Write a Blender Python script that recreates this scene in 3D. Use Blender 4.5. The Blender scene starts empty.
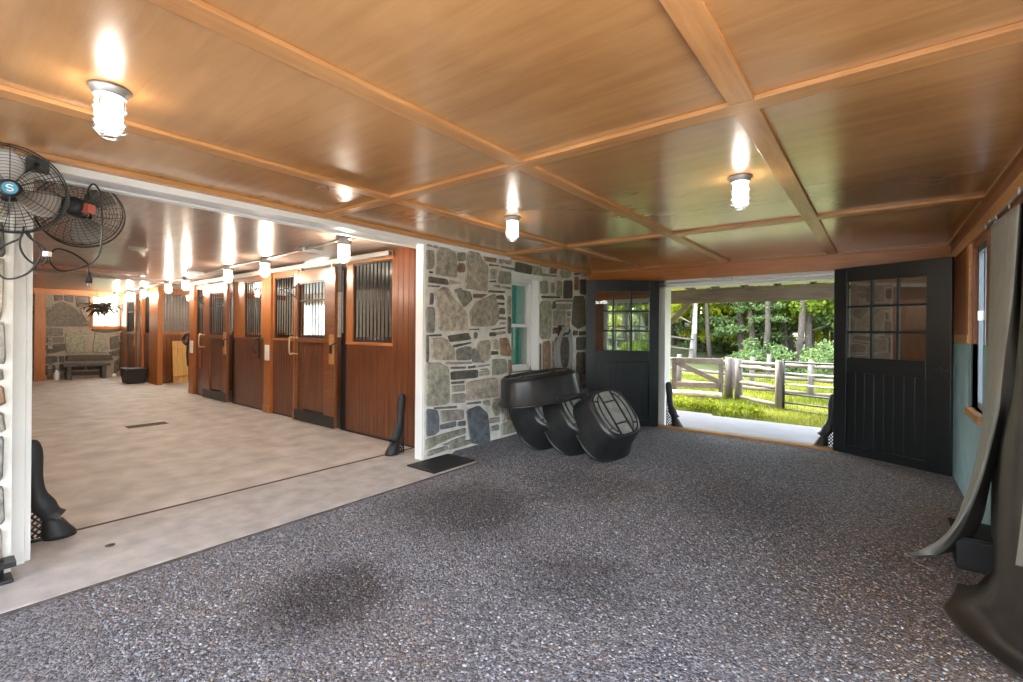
import bpy, bmesh, math, random
import numpy as np
from mathutils import Vector, Matrix, noise as mnoise
EXPOSURE, SKY, SUN, PEB = 1.0, 1.5, 2.6, 42000
STONES = [
 ('g', [(3.631,2.417),(3.743,2.428),(3.751,2.274),(3.723,2.219),(3.633,2.205)]),
 ('t', [(3.812,2.490),(3.980,2.497),(4.105,2.451),(4.119,2.345),(4.128,2.155),(3.984,2.150),(3.775,2.156),(3.785,2.373)]),
 ('v', [(4.137,2.460),(4.267,2.483),(4.269,2.376),(4.138,2.356)]),
 ('r', [(4.158,2.331),(4.249,2.342),(4.270,2.289),(4.257,2.232),(4.153,2.221),(4.133,2.274)]),
 ('d', [(3.679,2.121),(3.960,2.117),(3.985,2.052),(3.680,2.053)]),
 ('t', [(4.004,2.112),(4.187,2.101),(4.174,2.077),(4.010,2.063)]),
 ('g', [(3.669,2.022),(3.830,2.022),(3.818,2.006),(3.669,2.002)]),
 ('g', [(3.630,2.497),(3.720,2.489),(3.722,2.472),(3.630,2.471)]),
 ('g', [(3.731,2.495),(3.795,2.496),(3.795,2.466),(3.734,2.465)]),
 ('d', [(3.678,2.185),(3.726,2.185),(3.726,2.164),(3.681,2.164)]),
 ('g', [(3.859,1.998),(3.901,2.019),(3.974,2.016),(3.986,1.972),(3.860,1.963)]),
 ('t', [(4.314,2.514),(4.528,2.515),(4.587,2.422),(4.705,2.368),(4.702,2.016),(4.436,2.035),(4.274,2.032),(4.290,2.302)]),
 ('r', [(4.630,2.476),(4.885,2.489),(4.871,2.427),(4.660,2.421)]),
 ('g', [(4.948,2.487),(5.068,2.492),(5.069,2.441),(4.949,2.426)]),
 ('d', [(4.742,2.392),(4.933,2.399),(4.934,2.382),(4.749,2.366)]),
 ('d', [(4.997,2.397),(5.277,2.392),(5.278,2.368),(4.997,2.373)]),
 ('g', [(4.750,2.324),(4.887,2.339),(4.881,2.208),(4.752,2.196)]),
 ('v', [(4.950,2.326),(5.202,2.327),(5.205,2.155),(4.921,2.152)]),
 ('d', [(4.752,2.167),(4.874,2.183),(4.874,2.160),(4.752,2.149)]),
 ('g', [(4.844,2.120),(4.969,2.126),(4.969,2.095),(4.844,2.091)]),
 ('v', [(5.017,2.119),(5.214,2.116),(5.214,2.088),(5.017,2.091)]),
 ('d', [(4.746,2.039),(5.066,2.052),(5.058,2.026),(4.747,2.014)]),
 ('g', [(5.092,2.495),(5.208,2.499),(5.209,2.437),(5.093,2.438)]),
 ('g', [(3.638,1.758),(3.757,1.763),(3.760,1.470),(3.641,1.478)]),
 ('d', [(3.698,1.927),(3.744,1.930),(3.739,1.805),(3.688,1.803)]),
 ('t', [(3.761,1.949),(3.877,1.996),(3.986,2.005),(4.062,1.894),(4.230,1.784),(4.310,1.704),(4.326,1.499),(3.836,1.497),(3.809,1.774)]),
 ('v', [(4.124,1.952),(4.227,2.009),(4.361,1.996),(4.403,1.895),(4.256,1.781)]),
 ('d', [(3.669,2.019),(3.841,2.029),(3.841,2.015),(3.691,2.004)]),
 ('g', [(4.092,1.999),(4.201,2.030),(4.214,2.013),(4.111,1.960)]),
 ('d', [(3.687,1.446),(3.878,1.451),(3.872,1.430),(3.693,1.426)]),
 ('t', [(3.710,1.398),(3.896,1.410),(3.969,1.387),(4.019,1.324),(4.095,1.260),(4.102,1.133),(3.899,1.142),(3.735,1.149)]),
 ('d', [(3.987,1.432),(4.340,1.468),(4.396,1.383),(4.031,1.356)]),
 ('d', [(4.081,1.319),(4.382,1.351),(4.396,1.335),(4.094,1.285)]),
 ('g', [(4.133,1.263),(4.289,1.296),(4.397,1.289),(4.399,1.120),(4.141,1.131)]),
 ('g', [(3.972,1.112),(4.399,1.097),(4.400,1.071),(3.985,1.083)]),
 ('d', [(3.642,1.424),(3.676,1.424),(3.679,1.143),(3.645,1.145)]),
 ('d', [(4.053,1.050),(4.299,1.041),(4.292,1.016),(4.053,1.026)]),
 ('v', [(3.646,1.119),(3.864,1.108),(3.997,1.048),(4.015,0.628),(3.954,0.599),(3.765,0.609),(3.651,0.614)]),
 ('d', [(4.048,0.992),(4.523,0.988),(4.527,0.885),(4.055,0.891)]),
 ('d', [(4.346,1.038),(4.476,1.045),(4.497,1.019),(4.359,1.011)]),
 ('d', [(4.057,0.866),(4.273,0.863),(4.263,0.831),(4.057,0.841)]),
 ('g', [(4.067,0.814),(4.284,0.810),(4.285,0.736),(4.078,0.741)]),
 ('g', [(4.069,0.713),(4.296,0.705),(4.287,0.588),(4.070,0.605)]),
 ('t', [(4.316,0.845),(4.917,0.861),(4.946,0.592),(4.562,0.602),(4.319,0.606)]),
 ('b', [(4.341,0.578),(4.586,0.569),(4.586,0.542),(4.341,0.556)]),
 ('v', [(4.632,0.563),(4.762,0.564),(4.775,0.484),(4.656,0.522)]),
 ('d', [(3.790,0.589),(4.131,0.562),(4.131,0.537),(3.791,0.566)]),
 ('b', [(3.654,0.586),(3.819,0.551),(3.848,0.477),(3.850,0.296),(3.785,0.265),(3.658,0.266)]),
 ('g', [(3.875,0.537),(4.267,0.501),(4.268,0.375),(3.896,0.401)]),
 ('b', [(3.877,0.368),(4.133,0.373),(4.134,0.307),(3.888,0.310)]),
 ('b', [(4.175,0.359),(4.300,0.356),(4.301,0.296),(4.175,0.308)]),
 ('v', [(3.995,0.258),(4.302,0.266),(4.303,0.192),(4.115,0.187),(3.861,0.154),(3.659,0.109),(3.658,0.239)]),
 ('b', [(4.320,0.487),(4.563,0.517),(4.728,0.388),(4.767,0.161),(4.781,0.017),(4.570,0.009),(4.402,0.055),(4.355,0.273)]),
 ('v', [(4.835,0.564),(4.997,0.571),(5.025,0.364),(4.900,0.333),(4.812,0.440)]),
 ('g', [(4.803,0.203),(4.951,0.212),(4.952,0.132),(4.804,0.140)]),
 ('g', [(4.777,0.318),(4.975,0.306),(4.976,0.241),(4.778,0.251)]),
 ('g', [(4.126,0.156),(4.303,0.170),(4.300,0.074),(3.899,0.119)]),
 ('t', [(4.466,1.863),(4.594,1.908),(4.861,2.003),(4.878,1.904),(4.925,1.857),(4.943,1.656),(4.836,1.564),(4.598,1.551),(4.387,1.558),(4.365,1.736)]),
 ('r', [(4.437,1.970),(4.695,1.982),(4.593,1.927),(4.438,1.923)]),
 ('d', [(4.892,1.975),(5.034,1.995),(5.068,1.930),(4.908,1.936)]),
 ('d', [(4.932,1.887),(5.060,1.889),(5.052,1.856),(4.941,1.861)]),
 ('d', [(4.973,1.814),(5.061,1.812),(5.070,1.731),(4.958,1.732)]),
 ('d', [(4.967,1.692),(5.087,1.685),(5.096,1.655),(4.959,1.657)]),
 ('g', [(4.976,1.616),(5.088,1.619),(5.089,1.591),(4.976,1.584)]),
 ('d', [(4.791,1.519),(5.081,1.552),(5.081,1.529),(4.837,1.507)]),
 ('d', [(4.761,1.474),(4.883,1.475),(4.884,1.425),(4.762,1.425)]),
 ('v', [(4.899,1.475),(5.090,1.496),(5.099,1.455),(4.899,1.443)]),
 ('g', [(5.132,1.980),(5.215,1.986),(5.202,1.735),(5.136,1.733)]),
 ('d', [(5.145,1.692),(5.203,1.694),(5.214,1.465),(5.148,1.475)]),
 ('d', [(4.367,1.517),(4.548,1.524),(4.541,1.505),(4.368,1.504)]),
 ('d', [(4.444,1.455),(4.471,1.483),(4.507,1.464),(4.493,1.397),(4.458,1.398)]),
 ('t', [(4.543,1.355),(4.763,1.372),(4.766,1.145),(4.707,1.089),(4.604,1.122),(4.502,1.270)]),
 ('g', [(4.419,1.262),(4.481,1.266),(4.582,1.119),(4.692,1.075),(4.421,1.088)]),
 ('t', [(4.801,1.362),(4.900,1.381),(4.948,1.330),(4.933,1.239),(4.810,1.243)]),
 ('d', [(4.802,1.223),(4.934,1.214),(4.934,1.174),(4.803,1.173)]),
 ('r', [(4.963,1.395),(5.140,1.399),(5.227,1.180),(5.211,1.138),(4.998,1.157)]),
 ('v', [(4.812,1.114),(5.112,1.101),(5.131,0.915),(4.970,0.890),(4.822,0.895)]),
 ('r', [(5.170,1.088),(5.228,1.075),(5.248,0.876),(5.173,0.871)]),
 ('g', [(4.563,0.961),(4.746,0.969),(4.754,0.905),(4.563,0.908)]),
 ('g', [(4.519,1.040),(4.752,1.049),(4.752,1.028),(4.534,1.018)]),
 ('d', [(4.591,0.995),(4.723,0.992),(4.723,0.980),(4.591,0.984)]),
 ('v', [(5.907,2.263),(6.124,2.296),(6.152,2.090),(5.910,2.074)]),
 ('v', [(6.225,2.263),(6.327,2.272),(6.329,2.116),(6.240,2.110)]),
 ('t', [(6.378,2.319),(6.551,2.320),(6.541,2.059),(6.382,2.077)]),
 ('d', [(6.618,2.340),(6.886,2.364),(6.891,2.058),(6.610,2.041)]),
 ('r', [(6.957,2.431),(7.076,2.450),(7.095,2.215),(6.946,2.212)]),
 ('d', [(7.137,2.402),(7.360,2.429),(7.360,2.146),(7.156,2.158)]),
 ('d', [(5.910,2.040),(6.501,2.066),(6.501,2.039),(5.911,2.009)]),
 ('d', [(6.293,1.973),(6.357,1.977),(6.359,1.863),(6.282,1.853)]),
 ('v', [(6.371,1.935),(6.863,1.967),(6.836,1.869),(6.398,1.851)]),
 ('r', [(6.208,2.513),(6.401,2.534),(6.389,2.433),(6.197,2.414)]),
 ('v', [(6.481,2.479),(6.629,2.523),(6.797,2.512),(6.832,2.456),(6.742,2.396),(6.550,2.375)]),
 ('d', [(6.956,2.499),(7.150,2.518),(7.151,2.492),(6.957,2.466)]),
 ('v', [(5.938,2.530),(6.157,2.538),(6.158,2.507),(5.939,2.496)]),
 ('g', [(5.905,2.391),(6.390,2.402),(6.390,2.377),(5.906,2.355)]),
 ('g', [(7.212,2.486),(7.360,2.527),(7.360,2.495),(7.212,2.460)]),
 ('r', [(6.383,1.999),(6.891,2.033),(6.892,2.006),(6.383,1.974)]),
 ('v', [(5.896,1.958),(6.247,1.977),(6.232,1.386),(5.905,1.376)]),
 ('t', [(6.298,1.831),(6.682,1.847),(6.686,1.594),(6.303,1.575)]),
 ('d', [(6.923,2.101),(7.299,2.125),(7.360,1.604),(7.103,1.541),(6.876,1.625)]),
 ('d', [(7.048,1.395),(7.360,1.408),(7.360,1.181),(7.052,1.176)]),
 ('r', [(6.020,1.322),(6.209,1.346),(6.216,0.864),(6.027,0.876)]),
 ('d', [(5.906,1.324),(5.960,1.323),(5.967,0.879),(5.912,0.883)]),
 ('r', [(6.303,1.556),(6.530,1.558),(6.531,1.475),(6.304,1.453)]),
 ('g', [(6.725,1.834),(6.833,1.838),(6.818,1.752),(6.726,1.750)]),
 ('g', [(6.727,1.721),(6.824,1.724),(6.816,1.596),(6.729,1.594)]),
 ('d', [(6.355,1.399),(6.852,1.410),(6.889,0.822),(6.388,0.853)]),
 ('d', [(7.053,1.132),(7.360,1.135),(7.360,0.727),(7.059,0.753)]),
 ('g', [(6.282,1.318),(6.331,1.318),(6.349,0.856),(6.289,0.859)]),
 ('d', [(6.933,1.511),(7.075,1.512),(7.076,1.438),(6.934,1.430)]),
 ('d', [(7.145,1.497),(7.360,1.507),(7.360,1.438),(7.146,1.430)]),
]
BACK_STONES = [
 ('d', [(2.099,1.518),(2.370,2.087),(2.548,2.238),(2.759,2.141),(3.004,1.824),(3.143,1.533)]),
 ('v', [(2.632,1.332),(3.144,1.459),(3.149,0.757),(2.662,0.736)]),
 ('v', [(3.232,0.755),(3.285,1.334),(3.514,1.296),(3.575,0.744)]),
 ('d', [(2.175,1.192),(2.284,1.205),(2.285,1.065),(2.175,1.066)]),
 ('d', [(2.315,1.205),(2.607,1.203),(2.608,1.060),(2.315,1.064)]),
 ('d', [(2.151,0.983),(2.634,1.010),(2.636,0.830),(2.328,0.733),(2.152,0.788)]),
 ('d', [(2.663,0.686),(3.664,0.666),(3.706,0.497),(2.664,0.514)]),
 ('d', [(3.631,1.198),(3.880,1.273),(3.883,0.889),(3.645,0.818)]),
 ('d', [(2.848,2.399),(3.165,2.420),(3.167,2.146),(2.883,2.074)]),
 ('g', [(2.948,2.041),(3.179,2.028),(3.182,1.607),(3.070,1.715)]),
 ('d', [(2.093,2.351),(2.343,2.367),(2.319,2.155),(2.095,2.108)]),
 ('g', [(2.081,2.038),(2.259,2.046),(2.112,1.727)]),
 ('d', [(2.393,2.392),(2.573,2.403),(2.585,2.275),(2.420,2.230)]),
 ('d', [(2.615,2.406),(2.805,2.418),(2.807,2.216),(2.627,2.249)]),
 ('d', [(2.099,1.449),(2.590,1.475),(2.591,1.246),(2.100,1.248)]),
 ('d', [(2.128,0.684),(2.481,0.671),(2.482,0.494),(2.154,0.440)]),
 ('d', [(2.522,0.670),(2.626,0.666),(2.627,0.487),(2.523,0.492)]),
 ('d', [(2.179,0.403),(2.431,0.425),(2.484,0.138),(2.132,0.149)]),
 ('d', [(2.534,0.456),(3.068,0.444),(3.069,0.246),(2.535,0.242)]),
 ('d', [(2.640,0.200),(3.521,0.181),(3.522,0.068),(2.640,0.099)]),
 ('d', [(3.123,0.441),(3.548,0.443),(3.550,0.247),(3.124,0.242)]),
 ('d', [(3.228,1.460),(3.867,1.488),(3.867,1.389),(3.571,1.334),(3.228,1.385)]),
 ('d', [(3.605,0.744),(3.883,0.827),(3.884,0.658),(3.694,0.627)]),
 ('d', [(3.742,0.434),(3.885,0.581),(3.887,0.197),(3.745,0.091)]),
]
CORD_A = [(-3.913,0.382,2.084),(-3.931,0.368,2.014),(-4.012,0.304,1.961),(-4.057,0.268,1.873),(-4.011,0.305,1.787),(-3.956,0.348,1.779),(-3.893,0.398,1.811),(-3.852,0.430,1.870),(-3.834,0.444,1.922),(-3.848,0.433,1.975),(-3.885,0.404,2.015),(-3.913,0.382,2.049),(-3.930,0.368,2.003),(-3.926,0.372,1.945),(-3.893,0.398,1.887),(-3.847,0.434,1.858),(-3.815,0.459,1.876),(-3.807,0.466,1.923),(-3.830,0.447,1.969),(-3.871,0.415,2.003),(-3.894,0.397,2.050)]
CORD_B = [(-4.316,0.739,2.383),(-4.328,0.730,2.452),(-4.295,0.756,2.494),(-4.256,0.786,2.418),(-4.250,0.791,2.279),(-4.249,0.792,2.140),(-4.259,0.784,2.022),(-4.297,0.754,1.952),(-4.368,0.699,1.910),(-4.466,0.621,1.888),(-4.521,0.578,1.929),(-4.532,0.569,1.985),(-4.510,0.586,2.033),(-4.478,0.612,2.041),(-4.412,0.664,2.014),(-4.335,0.724,1.952),(-4.318,0.737,1.910),(-4.318,0.738,1.855)]
TARP_FAR = [
 [(0.615,4.710,2.273),(0.612,4.700,1.748),(0.600,4.697,1.180),(0.570,4.677,0.754),(0.500,4.623,0.398),(0.360,4.075,0.256),(0.247,4.246,0.040),(0.138,4.119,0.020)],
 [(0.570,3.954,2.195),(0.565,4.015,1.710),(0.550,4.069,1.225),(0.520,4.053,0.857),(0.470,4.135,0.519),(0.360,3.972,0.272),(0.265,4.219,0.035),(0.148,4.105,0.015)],
 [(0.560,3.536,2.172),(0.545,3.584,1.707),(0.530,3.722,1.306),(0.510,3.761,0.992),(0.475,3.955,0.627),(0.390,4.050,0.260),(0.296,4.230,0.020),(0.164,4.108,0.012)],
 [(0.600,3.585,2.197),(0.600,3.676,1.690),(0.590,3.709,1.147),(0.580,3.997,0.876),(0.550,4.138,0.598),(0.500,4.149,0.301),(0.423,4.335,0.060),(0.275,4.203,0.010)],
]
TARP_NEAR = [
 [(0.620,3.772,2.246),(0.610,3.760,1.694),(0.600,3.898,1.185),(0.585,4.242,0.770),(0.575,4.314,0.300),(0.565,4.256,-0.036),(0.454,3.885,0.012),(0.378,3.862,0.008)],
 [(0.560,3.347,2.170),(0.555,3.359,1.673),(0.545,3.428,1.224),(0.535,3.582,0.890),(0.530,3.686,0.485),(0.525,3.774,0.118),(0.427,3.653,0.040),(0.322,3.618,0.012)],
 [(0.500,2.919,2.091),(0.500,2.972,1.653),(0.490,3.006,1.259),(0.480,3.067,0.981),(0.470,3.134,0.642),(0.450,3.184,0.255),(0.407,3.483,0.060),(0.282,3.432,0.010)],
 [(0.550,2.872,2.137),(0.550,2.915,1.648),(0.545,2.936,1.270),(0.540,2.961,0.969),(0.520,2.936,0.674),(0.480,2.929,0.345),(0.452,3.344,0.050),(0.313,3.292,0.010)],
 [(0.520,2.373,2.079),(0.520,2.400,1.619),(0.510,2.386,1.319),(0.500,2.373,1.054),(0.480,2.353,0.789),(0.450,2.374,0.501),(0.496,3.178,0.050),(0.344,3.207,0.010)],
 [(0.570,2.222,2.084),(0.570,2.241,1.609),(0.560,2.241,1.337),(0.550,2.233,1.065),(0.530,2.224,0.790),(0.490,2.214,0.504),(0.580,3.053,0.050),(0.437,3.033,0.010)],
 [(0.540,1.774,1.991),(0.540,1.789,1.584),(0.540,1.809,1.376),(0.530,1.795,1.145),(0.520,1.814,0.902),(0.480,1.814,0.647),(0.661,2.924,0.050),(0.526,2.916,0.010)],
]
C = bpy.context.scene.collection
sc = bpy.context.scene
R = random.Random(7)
PI = math.pi
XW = -4.12          # stone wall face
YF = 7.50           # far wall face
XR = 0.65           # right wall face
ZC = 2.57           # ceiling height
YS = 3.93           # stall front plane
YB = -2.6           # open rear bay
WORLD = {}

# ------------------------------------------------------------------ materials
def nmat(name):
    m = bpy.data.materials.new(name); m.use_nodes = True
    nt = m.node_tree; b = nt.nodes['Principled BSDF']
    return m, nt, b
def N(nt, t, **kw):
    n = nt.nodes.new(t)
    for k, v in kw.items(): setattr(n, k, v)
    return n
def rgba(c): return (c[0], c[1], c[2], 1)
def plain(name, col, rough=.5, metal=0., spec=.5, noise=0., nscale=8., bump=0., bscale=60., coat=0.):
    m, nt, b = nmat(name)
    b.inputs['Base Color'].default_value = rgba(col); b.inputs['Roughness'].default_value = rough
    b.inputs['Metallic'].default_value = metal; b.inputs['Specular IOR Level'].default_value = spec
    b.inputs['Coat Weight'].default_value = coat; b.inputs['Coat Roughness'].default_value = .12
    L = nt.links.new
    if noise or bump: tc = N(nt, 'ShaderNodeTexCoord')
    if noise:
        t = N(nt, 'ShaderNodeTexNoise'); t.inputs['Scale'].default_value = nscale; t.inputs['Detail'].default_value = 6
        L(tc.outputs['Object'], t.inputs['Vector'])
        r = N(nt, 'ShaderNodeValToRGB')
        r.color_ramp.elements[0].position = .3; r.color_ramp.elements[1].position = .7
        r.color_ramp.elements[0].color = rgba([max(0, c*(1-noise)) for c in col]); r.color_ramp.elements[1].color = rgba([min(1, c*(1+noise)) for c in col])
        L(t.outputs['Fac'], r.inputs['Fac']); L(r.outputs['Color'], b.inputs['Base Color'])
    if bump:
        t = N(nt, 'ShaderNodeTexNoise'); t.inputs['Scale'].default_value = bscale; t.inputs['Detail'].default_value = 4
        L(tc.outputs['Object'], t.inputs['Vector'])
        bp = N(nt, 'ShaderNodeBump'); bp.inputs['Strength'].default_value = bump; bp.inputs['Distance'].default_value = .01
        L(t.outputs['Fac'], bp.inputs['Height']); L(bp.outputs['Normal'], b.inputs['Normal'])
    return m
def wood(name, c0, c1, rough=.35, scale=(30, 30, 2.2), coat=0., bump=.12, blotch=.5):
    """grain runs along the axis with the small scale"""
    m, nt, b = nmat(name); L = nt.links.new
    tc = N(nt, 'ShaderNodeTexCoord'); mp = N(nt, 'ShaderNodeMapping'); mp.inputs['Scale'].default_value = scale
    L(tc.outputs['Object'], mp.inputs['Vector'])
    g = N(nt, 'ShaderNodeTexNoise'); g.inputs['Scale'].default_value = 1.; g.inputs['Detail'].default_value = 8; g.inputs['Roughness'].default_value = .65; g.inputs['Distortion'].default_value = .6
    L(mp.outputs['Vector'], g.inputs['Vector'])
    k = N(nt, 'ShaderNodeTexNoise'); k.inputs['Scale'].default_value = 1.3; k.inputs['Detail'].default_value = 3
    L(tc.outputs['Object'], k.inputs['Vector'])
    ma = N(nt, 'ShaderNodeMath', operation='MULTIPLY_ADD'); ma.inputs[1].default_value = blotch; L(k.outputs['Fac'], ma.inputs[0]); L(g.outputs['Fac'], ma.inputs[2])
    mx = N(nt, 'ShaderNodeMath', operation='MULTIPLY'); mx.inputs[1].default_value = 1/(1+blotch); L(ma.outputs[0], mx.inputs[0])
    r = N(nt, 'ShaderNodeValToRGB'); e = r.color_ramp.elements
    e[0].position = .36; e[1].position = .64; e[0].color = rgba(c0); e[1].color = rgba(c1)
    L(mx.outputs[0], r.inputs['Fac']); L(r.outputs['Color'], b.inputs['Base Color'])
    b.inputs['Roughness'].default_value = rough; b.inputs['Coat Weight'].default_value = coat; b.inputs['Coat Roughness'].default_value = .2
    bp = N(nt, 'ShaderNodeBump'); bp.inputs['Strength'].default_value = bump; bp.inputs['Distance'].default_value = .004
    L(g.outputs['Fac'], bp.inputs['Height']); L(bp.outputs['Normal'], b.inputs['Normal'])
    return m
def emit(name, col, strength):
    m = bpy.data.materials.new(name); m.use_nodes = True; nt = m.node_tree; nt.nodes.clear()
    e = N(nt, 'ShaderNodeEmission'); e.inputs['Color'].default_value = rgba(col); e.inputs['Strength'].default_value = strength
    o = N(nt, 'ShaderNodeOutputMaterial'); nt.links.new(e.outputs[0], o.inputs['Surface']); return m
def glass(name, tint=(.9, .95, .93), ior=1.5, rough=.0):
    m = bpy.data.materials.new(name); m.use_nodes = True; nt = m.node_tree; nt.nodes.clear(); L = nt.links.new
    f = N(nt, 'ShaderNodeFresnel'); ge = N(nt, 'ShaderNodeNewGeometry'); mi = N(nt, 'ShaderNodeMix', data_type='FLOAT'); mi.inputs[2].default_value = ior; mi.inputs[3].default_value = 1/ior; L(ge.outputs['Backfacing'], mi.inputs[0]); L(mi.outputs[0], f.inputs['IOR'])
    t = N(nt, 'ShaderNodeBsdfTransparent'); t.inputs['Color'].default_value = rgba(tint)
    g = N(nt, 'ShaderNodeBsdfGlossy'); g.inputs['Roughness'].default_value = rough
    x = N(nt, 'ShaderNodeMixShader'); o = N(nt, 'ShaderNodeOutputMaterial')
    L(f.outputs[0], x.inputs[0]); L(t.outputs[0], x.inputs[1]); L(g.outputs[0], x.inputs[2]); L(x.outputs[0], o.inputs['Surface']); return m
def leafless(name):
    m = bpy.data.materials.new(name); m.use_nodes = True; nt = m.node_tree; nt.nodes.clear(); L = nt.links.new
    t = N(nt, 'ShaderNodeBsdfTransparent'); t.inputs['Color'].default_value = (.9, .9, .9, 1); d = N(nt, 'ShaderNodeBsdfTranslucent'); d.inputs['Color'].default_value = (.95, .95, .95, 1)
    x = N(nt, 'ShaderNodeMixShader'); x.inputs[0].default_value = .8; o = N(nt, 'ShaderNodeOutputMaterial'); L(t.outputs[0], x.inputs[1]); L(d.outputs[0], x.inputs[2]); L(x.outputs[0], o.inputs['Surface']); return m
def jarmat(name):
    m = bpy.data.materials.new(name); m.use_nodes = True; nt = m.node_tree; nt.nodes.clear(); L = nt.links.new
    t = N(nt, 'ShaderNodeBsdfTransparent'); d = N(nt, 'ShaderNodeBsdfTranslucent'); d.inputs['Color'].default_value = (.95, .94, .9, 1); g = N(nt, 'ShaderNodeBsdfGlossy'); g.inputs['Roughness'].default_value = .1
    x = N(nt, 'ShaderNodeMixShader'); x.inputs[0].default_value = .22; y = N(nt, 'ShaderNodeMixShader'); y.inputs[0].default_value = .06; o = N(nt, 'ShaderNodeOutputMaterial')
    L(t.outputs[0], x.inputs[1]); L(d.outputs[0], x.inputs[2]); L(x.outputs[0], y.inputs[1]); L(g.outputs[0], y.inputs[2]); L(y.outputs[0], o.inputs['Surface']); return m
def leafmat(name, c0, c1, trans=.5):
    m = bpy.data.materials.new(name); m.use_nodes = True; nt = m.node_tree; nt.nodes.clear(); L = nt.links.new
    at = N(nt, 'ShaderNodeAttribute'); at.attribute_name = 'tint'
    r = N(nt, 'ShaderNodeValToRGB'); r.color_ramp.elements[0].color = rgba(c0); r.color_ramp.elements[1].color = rgba(c1); L(at.outputs['Fac'], r.inputs['Fac'])
    d = N(nt, 'ShaderNodeBsdfDiffuse'); t = N(nt, 'ShaderNodeBsdfTranslucent'); x = N(nt, 'ShaderNodeMixShader'); x.inputs[0].default_value = trans
    o = N(nt, 'ShaderNodeOutputMaterial')
    L(r.outputs[0], d.inputs['Color']); L(r.outputs[0], t.inputs['Color']); L(d.outputs[0], x.inputs[1]); L(t.outputs[0], x.inputs[2]); L(x.outputs[0], o.inputs['Surface']); return m
def stonemat(name):
    m, nt, b = nmat(name); L = nt.links.new
    at = N(nt, 'ShaderNodeAttribute'); at.attribute_name = 'tint'
    tc = N(nt, 'ShaderNodeTexCoord'); n = N(nt, 'ShaderNodeTexNoise'); n.inputs['Scale'].default_value = 14; n.inputs['Detail'].default_value = 9; n.inputs['Roughness'].default_value = .68
    L(tc.outputs['Object'], n.inputs['Vector'])
    r = N(nt, 'ShaderNodeValToRGB'); r.color_ramp.elements[0].position = .3; r.color_ramp.elements[1].position = .72
    r.color_ramp.elements[0].color = (.50, .50, .51, 1); r.color_ramp.elements[1].color = (1.95, 1.88, 1.75, 1); L(n.outputs['Fac'], r.inputs['Fac'])
    mu = N(nt, 'ShaderNodeMix', data_type='RGBA', blend_type='MULTIPLY'); mu.inputs[0].default_value = 1
    L(at.outputs['Color'], mu.inputs[6]); L(r.outputs['Color'], mu.inputs[7]); L(mu.outputs[2], b.inputs['Base Color'])
    b.inputs['Roughness'].default_value = .72
    bp = N(nt, 'ShaderNodeBump'); bp.inputs['Strength'].default_value = .6; bp.inputs['Distance'].default_value = .02
    L(n.outputs['Fac'], bp.inputs['Height']); L(bp.outputs['Normal'], b.inputs['Normal'])
    return m
DAMP = [(-2.45, 1.45, .5, .9), (-2.75, 2.95, .8, .8), (-2.3, 4.1, .7, .5), (-1.5, 2.5, .5, .5), (-.9, 4.6, .8, .35)]
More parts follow.
